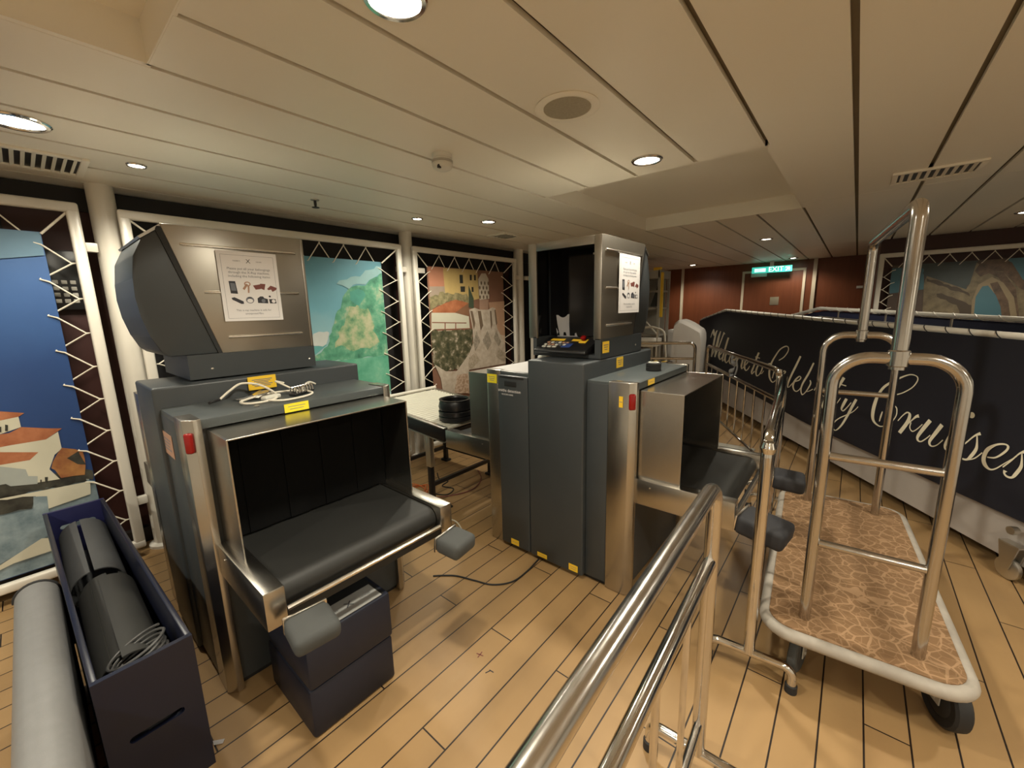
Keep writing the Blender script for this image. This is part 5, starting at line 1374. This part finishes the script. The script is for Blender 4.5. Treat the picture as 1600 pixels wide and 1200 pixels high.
def crate():
    t = thing('storage_crate', 'long open navy blue crate with hand slots at the lower left', 'crate', (-1.53, 0.085, 0), 0.028)
    Wd, Ln, H, th = 0.232, 1.66, 0.50, 0.017
    for s in (1, -1):
        bm = bmesh.new()
        y0, y1 = sorted((s * Wd / 2, s * (Wd / 2 - th)))
        box(bm, -Ln + th, -th, y0, y1, 0.0, H, bev=0.003)
        obj('side_board', bm, M['navy_gloss'], t)
    bm = holed_wall(Wd, H, 0.0, 0.265, 0.055, 0.011, th)
    obj('end_board', bm, M['navy_gloss'], t, smooth=0)
    bm = holed_wall(Wd, H, 0.0, 0.40, 0.055, 0.013, th); bmesh.ops.translate(bm, verts=bm.verts, vec=(-Ln + th, 0, 0))
    obj('end_board', bm, M['navy_in'], t, smooth=0)
    obj('bottom_board', B(-Ln + th, -th, -Wd / 2 + th, Wd / 2 - th, 0.004, 0.02), M['navy_in'], t)
crate()
def cylx(bm, x0, x1, y, z, r, a0=0.0, a1=2 * PI, th=0.004, n=40):
    """rolled mat along x, open between a1 and a0 when not a full turn"""
    out = [(r * math.cos(a0 + (a1 - a0) * k / n), r * math.sin(a0 + (a1 - a0) * k / n)) for k in range(n + 1)]
    inn = [((r - th) * math.cos(a0 + (a1 - a0) * k / n), (r - th) * math.sin(a0 + (a1 - a0) * k / n)) for k in range(n + 1)]
    poly = out + inn[::-1]
    prism(bm, [(y + a, z + b) for a, b in poly], 'x', x0, x1)
t = thing('rolled_mat', 'charcoal rolled rubber mat at the far end of the navy crate', 'rolled mat', (-2.8, 0.05, 0.30))
bm = bmesh.new(); cylx(bm, -3.12, -2.42, 0.048, 0.345, 0.092, PI / 2 + 0.2, PI / 2 + 2 * PI + 0.05); obj('mat', bm, plain('lighter rubber mat', (0.062, 0.064, 0.066), 0.6), t, True)
t = thing('rolled_mat', 'black rolled rubber mat in the middle of the navy crate', 'rolled mat', (-2.1, 0.07, 0.30))
bm = bmesh.new(); cylx(bm, -2.36, -1.72, 0.066, 0.335, 0.088, PI / 2 + 0.55, PI / 2 + 2 * PI + 0.22, 0.005); cylx(bm, -2.40, -1.75, 0.066, 0.335, 0.080, PI / 2 - 0.1, PI / 2 + 2 * PI - 0.6, 0.004); obj('mat', bm, M['mat_roll'], t, True)
t = thing('rolled_mat', 'grey-black flap of matting lying deepest in the navy crate', 'rolled mat', (-2.2, 0.07, 0.12))
bm = bmesh.new(); cylx(bm, -2.9, -1.70, 0.068, 0.135, 0.085); obj('mat', bm, M['mat_roll'], t, True)
t = thing('cable_coil', 'coiled black cable on the mats at the near end of the navy crate', 'cable', (-1.66, 0.08, 0.3))
pts = []
for k in range(7 * 14):
    a = 2 * PI * k / 14
    w = 0.072 - 0.003 * ((k // 14) % 3)
    pts.append((-1.655 + 0.075 * math.sin(a) - 0.010 * (k / 14) + 0.02, 0.082 + w * math.cos(a), 0.375 + 0.035 * math.sin(a + 1.0) + 0.0105 * (k / 14)))
bm = bmesh.new(); tube(bm, catmull(pts, 2), 0.0045, 7); obj('cord', bm, plain('grey-black cable', (0.07, 0.07, 0.07), 0.45), t, True)
t = thing('cable_bundle', 'black cable bundle sunk beside the coil in the navy crate', 'cable', (-1.66, 0.08, 0.02))
pts = [(-1.63 + 0.055 * math.sin(2 * PI * k / 12), 0.08 + 0.06 * math.cos(2 * PI * k / 12), 0.03 + 0.029 * k / 12) for k in range(12 * 11)]
bm = bmesh.new(); tube(bm, catmull(pts, 2), 0.014, 7); obj('cord', bm, M['rubber'], t, True)

t = thing('padded_barrier', 'grey vinyl covered long padded barrier at the lower left edge', 'padded barrier', (-1.65, -0.117, 0), 0.0)
bm = bmesh.new()
r = 0.058
prof = [(-0.117 - r, 0.0), (-0.117 + r, 0.0), (-0.117 + r + 0.002, 0.2)] + [(-0.117 + r * math.cos(a), 0.455 + r * math.sin(a)) for a in [PI * k / 14 for k in range(15)]] + [(-0.117 - r - 0.002, 0.2)]
prism(bm, prof, 'x', -2.32, -0.95, bev=0.006)
obj('padding', bm, M['vinyl'], t, True)
bm = bmesh.new()
tube(bm, [(-2.322, p[0], p[1]) for p in prof[2:-1]], 0.006, 8)
obj('edge_piping', bm, M['rubber'], t, True)
t = thing('paper_scrap', 'tiny pale paper scrap on the planks beside the navy crate', 'scrap', (-1.60, 0.225, 0))
bm = bmesh.new(); poly3(bm, [(-1.625, 0.215, 0.002), (-1.60, 0.212, 0.006), (-1.585, 0.235, 0.003), (-1.60, 0.245, 0.002)]); bmesh.ops.solidify(bm, geom=bm.faces[:], thickness=0.001)
obj('scrap', bm, M['paper'], t, True)
# floor marks
t = thing('floor_mark', 'small dark cross mark on the planks', 'floor mark', (-1.132, 1.081, 0))
bm = bmesh.new()
for a in (0.25, 1.75):
    xf = Matrix.Translation((-1.132, 1.081, 0.0006)) @ Matrix.Rotation(a, 4, 'Z'); box(bm, -0.017, 0.017, -0.002, 0.002, 0, 0.0008, xf=xf)
obj('cross', bm, M['ink_brown'], t, True)
t = thing('floor_mark', 'small dark hooked mark on the planks next to the cross', 'floor mark', (-1.045, 1.039, 0))
bm = bmesh.new()
for a, c in ((1.2, (0, 0)), (0.1, (0.010, 0.012))):
    xf = Matrix.Translation((-1.045 + c[0], 1.039 + c[1], 0.0006)) @ Matrix.Rotation(a, 4, 'Z'); box(bm, -0.011, 0.011, -0.002, 0.002, 0, 0.0008, xf=xf)
obj('hook', bm, M['ink'], t, True)

# ------------------------------------------------------------------ chrome crowd barriers
def barrier(text, p, ang, length, z_top=1.0, z2=0.775, z3=0.215, bars=None, feet=(True, True), bar_gap=0.23, mat='chrome', bar_r=0.0085, fs=1):
    """origin at the near foot; the barrier runs along its local +x"""
    t = thing('crowd_barrier', text, 'barrier', (*p, 0), ang, 'chrome crowd barriers')
    r = 0.0205
    bm = bmesh.new()
    tube(bm, fillet([(0, 0, 0.10), (0, 0, z_top), (length, 0, z_top), (length, 0, 0.10)], 0.075, 7), r, 16)
    obj('hoop', bm, M[mat], t)
    for z in (z2, z3):
        bm = bmesh.new(); tube(bm, [(0.018, 0, z), (length - 0.018, 0, z)], 0.0175 if z == z2 else 0.014, 14)
        obj('rail', bm, M['chrome'], t)
    for x in bars or [bar_gap * (k + 1) for k in range(int((length - 0.1) / bar_gap))]:
        bm = bmesh.new(); tube(bm, [(x, 0, z3), (x, 0, z2)], bar_r, 10)
        obj('upright_bar', bm, M['chrome'], t)
    for x, on in ((0, feet[0]), (length, feet[1])):
        if not on: continue
        bm = bmesh.new(); tube(bm, fillet([(x, -0.15, 0.02), (x, -0.15, 0.102), (x, 0.15, 0.102), (x, 0.15, 0.02)], 0.06, 6), 0.0165, 14)
        f = obj('foot', bm, M['chrome'], t)
        for s in (-1, 1):
            obj('rubber_cap', L([(0, 0), (0.021, 0), (0.021, 0.032), (0.0165, 0.035)], (x, s * 0.15, 0), 16), M['rubber'], f)
    return t
# nearest one runs towards the viewer from (-0.265, 1.235)
barrier('nearest chrome crowd barrier with a scuffed top rail at the bottom centre', (-0.253, 1.175), -PI / 2 + 0.034, 1.9, z_top=1.012, mat='worn_chrome', feet=(True, False))
b2 = barrier('chrome crowd barrier left of the luggage cart, seen almost end-on', (-0.203, 1.705), PI / 2 + 0.082, 1.62, z_top=1.012, bars=(0.10, 0.38, 0.66, 0.97, 1.2, 1.42))
bm = bmesh.new(); lathe(bm, [(0, -0.028), (0.02, -0.022), (0.027, 0), (0.02, 0.022), (0, 0.028)], (0, -0.002, 0.975), 18)
obj('ball_joint', bm, M['chrome'], b2)
b3 = barrier('far chrome crowd barrier in front of the welcome lettering', (-0.40, 3.62), math.atan2(1.88, -1.0), 2.08)
barrier('chrome rail in front of the white covered chairs', (-1.62, 5.78), math.atan2(-0.42, -0.95), 1.3, z_top=1.0, z2=0.79)
bm = bmesh.new(); lathe(bm, [(0, -0.028), (0.02, -0.022), (0.027, 0), (0.02, 0.022), (0, 0.028)], (0.0, 0, 0.985), 18)
obj('ball_joint', bm, M['chrome'], b3)
t = thing('strap_tie', 'grey fabric strap knotted to the far barrier before the lettering', 'strap', (-0.86, 4.50, 0.775))
bx_, by_ = -0.905, 4.565
obj('strap', spline_tube([(bx_, by_, 0.985), (bx_ - 0.01, by_ - 0.03, 0.95), (bx_ + 0.02, by_ - 0.032, 0.88), (bx_ - 0.02, by_ - 0.03, 0.82), (bx_, by_ - 0.028, 0.785)], [0.014 + 0.010 * math.sin(k * 0.9) for k in range(25)], 6, 10), M['vinyl'], t, True)
obj('tail', spline_tube([(bx_ + 0.03, by_ - 0.035, 0.965), (bx_ + 0.045, by_ - 0.04, 0.88), (bx_ + 0.03, by_ - 0.04, 0.80)], [0.008] * 13, 6, 8), M['vinyl'], t, True)

# ------------------------------------------------------------------ luggage cart
def cart():
    t = thing('luggage_cart', 'tall hotel luggage cart with patterned carpet deck and steel tube cage', 'luggage cart', (0.122, 1.84, 0), 0.070)
    W2, Y0, Y1, ZD = 0.292, -0.105, 1.36, 0.262
    def rr(w, y0, y1, r, n=7):
        c = [(w - r, y1 - r, 0), (-w + r, y1 - r, PI / 2), (-w + r, y0 + r, PI), (w - r, y0 + r, 1.5 * PI)]
        return [(cx + r * math.cos(a + PI / 2 * k / n), cy + r * math.sin(a + PI / 2 * k / n)) for cx, cy, a in c for k in range(n + 1)]
    bm = bmesh.new(); prism(bm, rr(W2 - 0.012, Y0 + 0.012, Y1 - 0.012, 0.085), 'z', 0.215, ZD)
    obj('deck', bm, M['carpet'], t)
    bm = bmesh.new()
    tube(bm, [(x, y, 0.237) for x, y in rr(W2 - 0.002, Y0 + 0.002, Y1 - 0.002, 0.095)], 0.0245, 12, closed=True)
    obj('bumper', bm, M['bumper'], t)
    r = 0.0195
    def hoop(y, z1, rad):
        bm = bmesh.new()
        tube(bm, fillet([(-0.163, y, ZD - 0.004), (-0.163, y, z1), (0.163, y, z1), (0.163, y, ZD - 0.004)], rad, 9), r, 16)
        h = obj('end_hoop', bm, M['cart_steel'], t)
        return h
    for y, zs in ((0.0, (0.945, 0.595)), (1.215, (0.975, 0.60))):
        h = hoop(y, 1.312, 0.10)
        for z in (zs if y == 0 else zs[:1]):
            bm = bmesh.new(); tube(bm, [(-0.147, y, z), (0.147, y, z)], 0.0145, 14)
            obj('cross_rail', bm, M['cart_steel'], h)
    bm = bmesh.new()
    tube(bm, fillet([(0.0, 0.0, 1.275), (0.0, 0.0, 1.795), (0.0, 1.215, 1.815), (0.0, 1.215, 1.275)], 0.05, 7), 0.0225, 18)
    obj('top_bow', bm, M['cart_steel'], t)
    for y in (0, 1.215):
        obj('joint_collar', L([(0.024, 1.285), (0.029, 1.288), (0.029, 1.336), (0.024, 1.34)], (0, y, 0), 18), M['cart_steel'], t)
    for x, y, rad, w, an, hub, nm in ((0.255, 0.075, 0.098, 0.052, 0.35, 'rubber', 'black'), (-0.165, 0.05, 0.088, 0.034, -0.25, 'foam', 'grey'), (0.22, 1.22, 0.09, 0.04, 0.1, 'rubber', ''), (-0.22, 1.22, 0.09, 0.04, 0.4, 'rubber', '')):
        xf = Matrix.Translation((x, y, 0)) @ Matrix.Rotation(an, 4, 'Z')
        bm = bmesh.new()
        lathe(bm, [(0, -w / 2), (rad * 0.55, -w / 2), (rad * 0.62, -w * 0.42), (rad * 0.9, -w / 2), (rad * 0.985, -w * 0.36), (rad, 0), (rad * 0.985, w * 0.36), (rad * 0.9, w / 2), (rad * 0.62, w * 0.42), (rad * 0.55, w / 2), (0, w / 2)], (0, -0.02, rad), 32, axis='x')
        bm.transform(xf)
        wh = obj('caster', bm, M[hub], t)
        bm = bmesh.new()
        for s in (-1, 1):
            prism(bm, [(-0.045, rad - 0.015), (0.0, rad - 0.015), (0.045, 0.213), (-0.045, 0.213)], 'x', s * (w / 2 + 0.006) - 0.002, s * (w / 2 + 0.006) + 0.002)
        box(bm, -w / 2 - 0.01, w / 2 + 0.01, -0.05, 0.05, 0.205, 0.214)
        tube(bm, [(-w / 2 - 0.012, -0.02, rad), (w / 2 + 0.012, -0.02, rad)], 0.007, 8)
        bm.transform(xf)
        obj('fork', bm, M['grey_metal'], wh)
cart()

# ------------------------------------------------------------------ gangway ramp with the welcome banner
DU = Vector((0.56218648, -0.82701049, 0)); DN = Vector((0.82701049, 0.56218648, 0)); KN = 2.46651
def RP(u, off, z): return DU * u + DN * (KN + off) + Vector((0, 0, z))
def topz(u):
    if u < -6.165: return 1.250 + (u + 7.16) / 0.995 * 0.168
    if u < -3.6: return 1.418 + (u + 6.165) / 2.565 * (1.326 - 1.418)
    return 1.326 + (u + 3.6) / 1.2 * (1.294 - 1.326)
def botz(u):
    return 0.455 + (u + 6.11) / 2.07 * (0.350 - 0.455) if u < -4.04 else 0.345
U0, U1 = -7.13, -1.0
rt = thing('gangway_ramp', 'long gangway ramp with white side boards behind the luggage cart', 'gangway ramp', tuple(RP(-4.0, 0.6, 0)))
def strip(us, off, zlo, zhi, th):
    bm = bmesh.new()
    A = [[bm.verts.new(RP(u, off + o, z)) for u in us for z in (zlo(u), zhi(u))] for o in (0, th)]
    n = len(us)
    for i in range(n - 1):
        a, b = 2 * i, 2 * i + 2
        bm.faces.new((A[0][a], A[0][b], A[0][b + 1], A[0][a + 1]))
        bm.faces.new((A[1][a + 1], A[1][b + 1], A[1][b], A[1][a]))
        bm.faces.new((A[0][a + 1], A[0][b + 1], A[1][b + 1], A[1][a + 1]))
        bm.faces.new((A[0][b], A[0][a], A[1][a], A[1][b]))
    for e in (0, 2 * n - 2):
        q = (A[0][e], A[0][e + 1], A[1][e + 1], A[1][e])
        bm.faces.new(q if e == 0 else q[::-1])
    return bm
US = [U0 + (U1 - U0) * k / 24 for k in range(25)]
for off, th in ((0.012, 0.03), (1.23, 0.03)):
    obj('side_board', strip(US, off, lambda u: 0.092, lambda u: botz(u) + 0.05, th), M['skirt'], rt, True)
obj('deck', strip(US, 0.045, lambda u: 0.25, lambda u: 0.28, 1.18), M['vinyl'], rt, True)
for off in (0.0, 1.25):
    bm = bmesh.new()
    us = [-7.145, -7.16, -6.165, -3.6, -2.4, U1]
    pts = [RP(-7.125, off, 0.10)] + [RP(u, off, topz(u) + 0.0) for u in us[1:]]
    tube(bm, fillet(pts, 0.10, 6), 0.022, 14)
    h = obj('hand_rail', bm, M['white_paint'], rt, True)
    for u in [-6.6 + 0.78 * k for k in range(8)]:
        bm = bmesh.new(); tube(bm, [RP(u, off + 0.03, 0.10), RP(u, off + 0.03, topz(u) - 0.012)], 0.014, 10)
        obj('rail_post', bm, M['alu'], h, True)
    if off > 1:
        bm = bmesh.new(); tube(bm, [RP(u, off, topz(u) - 0.115) for u in (-6.6, -6.165, -3.6, -2.4, U1)], 0.010, 10)
        obj('lower_rail', bm, M['alu'], h, True)
for u in (-2.235, -4.6, -6.6, -1.2):
    for off in (-0.02, 1.25):
        bm = bmesh.new()
        c = RP(u, off, 0.062)
        ring = []
        lathe(bm, [(0, -0.016), (0.05, -0.016), (0.06, -0.010), (0.062, 0), (0.06, 0.010), (0.05, 0.016), (0, 0.016)], (0, 0, 0), 26, axis='y')
        bm.transform(Matrix.Translation(c) @ Matrix.Rotation(math.atan2(DU.y, DU.x), 4, 'Z'))
        w = obj('caster', bm, M['alu'], rt, True)
        bm = bmesh.new()
        for s in (-1, 1):
            prism(bm, [(-0.02, 0.0), (0.02, 0.0), (0.05, 0.14), (-0.05, 0.14)], 'y', s * 0.022 - 0.003, s * 0.022 + 0.003)
        box(bm, -0.05, 0.05, -0.024, 0.024, 0.135, 0.145)
        tube(bm, [(0, -0.03, 0.22), (0, 0.0, 0.22)], 0.022, 12)
        bm.transform(Matrix.Translation(c) @ Matrix.Rotation(math.atan2(DU.y, DU.x), 4, 'Z'))
        obj('fork', bm, M['alu'], w, True)

wb = thing('welcome_banner', 'long navy banner with cream script lettering Welcome to Celebrity Cruises', 'banner', tuple(RP(-4.0, -0.03, 0.35)))
obj('banner_cloth', strip(US, -0.030, botz, lambda u: topz(u) - 0.012, 0.003), M['navy_cloth'], wb, True)
bm = bmesh.new()
OFF = -0.0318
for st in SCRIPT:
    P_ = catmull(st, 5)
    Lv = [bm.verts.new(RP(a, OFF, b)) for a, b, c, d in P_]
    Rv = [bm.verts.new(RP(c, OFF, d)) for a, b, c, d in P_]
    for i in range(len(P_) - 1):
        bm.faces.new((Lv[i], Lv[i + 1], Rv[i + 1], Rv[i]))
    OFF -= 0.00003
for (u, z, ru, rz) in DOTS:
    poly3(bm, [RP(u + ru * math.cos(a), OFF, z + rz * math.sin(a)) for a in [2 * PI * k / 20 for k in range(20)]])
obj('script_lettering', bm, M['letter'], wb, True, smooth=0)
bm = bmesh.new()
def helix(off, pitch):
    n = int((U1 - 0.1 + 7.08) / pitch * 10)
    return [RP(u, off + 0.0245 * math.cos(a), topz(u) + 0.0245 * math.sin(a)) for u, a in [(-7.08 + pitch * k / 10, 2 * PI * k / 10) for k in range(n)]]
tube(bm, helix(0.0, 0.15), 0.0026, 6)
obj('lacing_cord', bm, M['rubber'], wb, True)
rb = thing('side_banner', 'plain dark blue banner on the far side of the gangway ramp', 'banner', tuple(RP(-4.0, 1.28, 0.35)))
obj('banner_cloth', strip(US, 1.275, botz, lambda u: topz(u) - 0.03, 0.003), M['navy_cloth_blue'], rb, True)
bm = bmesh.new()
tube(bm, helix(1.25, 0.2), 0.004, 6)
obj('lacing_cord', bm, M['white_paint'], rb, True)

# ------------------------------------------------------------------ covered chairs and stowed gear in the far corner
def cover_cloth(text, x, y, w, d, prof, name='covered_chair'):
    t = thing(name, text, 'chair', (x, y, 0), 0.1, 'white covered furniture in the far corner')
    bm = bmesh.new()
    n = 10
    rows = []
    P_ = catmull(prof, 4)
    for k in range(n + 1):
        u = k / n
        rows.append([bm.verts.new((px * (1 if u < 0.5 else 1) + 0.006 * math.sin(k * 2.3 + i), (u - 0.5) * d * (1 - 0.06 * (pz / 1.3)), pz - (0.05 if k in (0, n) else 0) * (pz / 1.3))) for i, (px, pz) in enumerate(P_)])
    for a, b in zip(rows, rows[1:]):
        for i in range(len(a) - 1): bm.faces.new((a[i], a[i + 1], b[i + 1], b[i]))
    bm.faces.new(rows[0]); bm.faces.new(rows[-1][::-1])
    for a, b in zip(rows, rows[1:]): bm.faces.new((a[0], b[0], b[-1], a[-1]))
    obj('cover', bm, M['white_cloth'], t)
    return t
cover_cloth('tall white cloth covered chair stack beside the end of the ramp', -1.93, 6.55, 0.4, 0.5, [(-0.20, 0.0), (-0.205, 0.6), (-0.19, 1.15), (-0.15, 1.27), (-0.06, 1.285), (0.12, 1.18), (0.20, 1.08), (0.205, 0.6), (0.21, 0.0)])
cover_cloth('lower white covered chair behind the tall covered one', -2.50, 7.50, 0.4, 0.5, [(-0.22, 0.0), (-0.22, 0.6), (-0.2, 0.98), (-0.06, 1.08), (0.1, 1.07), (0.2, 0.98), (0.22, 0.55), (0.22, 0.0)])
def tower():
    t = thing('folding_stair', 'grey folded metal stair tower with a yellow edge in the far corner', 'stair', (-2.62, 6.75, 0))
    for x in (-2.80, -2.42):
        for y in (6.55, 6.95):
            obj('upright', B(x - 0.02, x + 0.02, y - 0.02, y + 0.02, 0, 2.06), M['grey_metal'], t, True)
    for z in (0.55, 1.02, 1.45, 1.72):
        obj('tread', B(-2.80, -2.42, 6.55, 6.95, z, z + 0.03), M['grey_metal'], t, True)
    bm = bmesh.new(); box(bm, -2.80, -2.41, 6.53, 6.97, 1.93, 2.06, bev=0.01)
    obj('head_box', bm, M['grey_metal'], t, True)
    obj('back_panel', B(-2.78, -2.44, 6.88, 6.90, 0.58, 1.93), M['grey_metal'], t, True)
    bm = bmesh.new(); tube(bm, [(-2.42, 6.53, 1.05), (-2.78, 6.53, 1.44)], 0.014, 8)
    obj('brace', bm, M['white_paint'], t, True)
    bm = bmesh.new(); prism(bm, [(-2.62, 1.5), (-2.42, 1.5), (-2.42, 1.9), (-2.48, 1.9)], 'y', 6.70, 6.72)
    obj('gusset', bm, M['foam'], t, True)
    obj('edge_strip', B(-2.40, -2.365, 6.535, 6.575, 1.33, 2.02), M['yellow'], t, True)
    obj('edge_strip', B(-2.52, -2.40, 6.535, 6.575, 2.02, 2.10), M['yellow'], t, True)
tower()
def bench():
    t = thing('metal_trolley', 'light grey metal trolley with an arched rail left of the covered chairs', 'trolley', (-2.55, 6.15, 0))
    for x in (-2.86, -2.30):
        for y in (6.0, 6.3):
            obj('leg', B(x - 0.018, x + 0.018, y - 0.018, y + 0.018, 0.0, 0.90), M['grey_metal'], t, True)
    obj('tray', B(-2.90, -2.27, 5.97, 6.33, 0.90, 1.02, bev=0.01), M['white_paint'], t, True)
    obj('shelf', B(-2.88, -2.29, 5.985, 6.315, 0.30, 0.33), M['grey_metal'], t, True)
    bm = bmesh.new(); tube(bm, fillet([(-2.60, 6.0, 1.02), (-2.60, 6.0, 1.17), (-2.30, 6.0, 1.20), (-2.12, 6.0, 1.15), (-2.06, 6.0, 0.5)], 0.10, 5), 0.015, 10)
    obj('arched_rail', bm, M['white_paint'], t, True)
    bm = bmesh.new(); tube(bm, [(-2.22, 6.0, 1.18), (-2.24, 6.0, 0.5)], 0.012, 8)
    obj('rail_upright', bm, M['white_paint'], t, True)
    bm = bmesh.new(); tube(bm, [(-2.30, 6.0, 0.52), (-2.06, 6.0, 0.50)], 0.012, 8)
    obj('rail_brace', bm, M['white_paint'], t, True)
bench()
t = thing('hazard_ramp', 'yellow and black striped rubber threshold piece by the trolley', 'hazard block', (-2.15, 5.93, 0))
bm = bmesh.new()
for k in range(6):
    prism(bm, [(-2.32 + k * 0.06, 0.62), (-2.26 + k * 0.06, 0.62), (-2.25 + k * 0.06, 0.72), (-2.31 + k * 0.06, 0.72)], 'y', 5.78, 5.9, mi=k % 2)
obj('striped_block', bm, [M['yellow'], M['black']], t, True)
obj('stand', B(-2.32, -1.96, 5.79, 5.89, 0.0, 0.62), M['grey_metal'], t, True)
t = thing('floor_bin', 'small low grey box on the planks behind the second scanner conveyor', 'box', (-0.76, 4.02, 0))
obj('body', B(-0.90, -0.60, 3.90, 4.15, 0.0, 0.17, bev=0.012), M['foam'], t, True)
obj('lid', B(-0.91, -0.59, 3.89, 4.16, 0.171, 0.19, bev=0.006), M['grey_metal'], t, True)
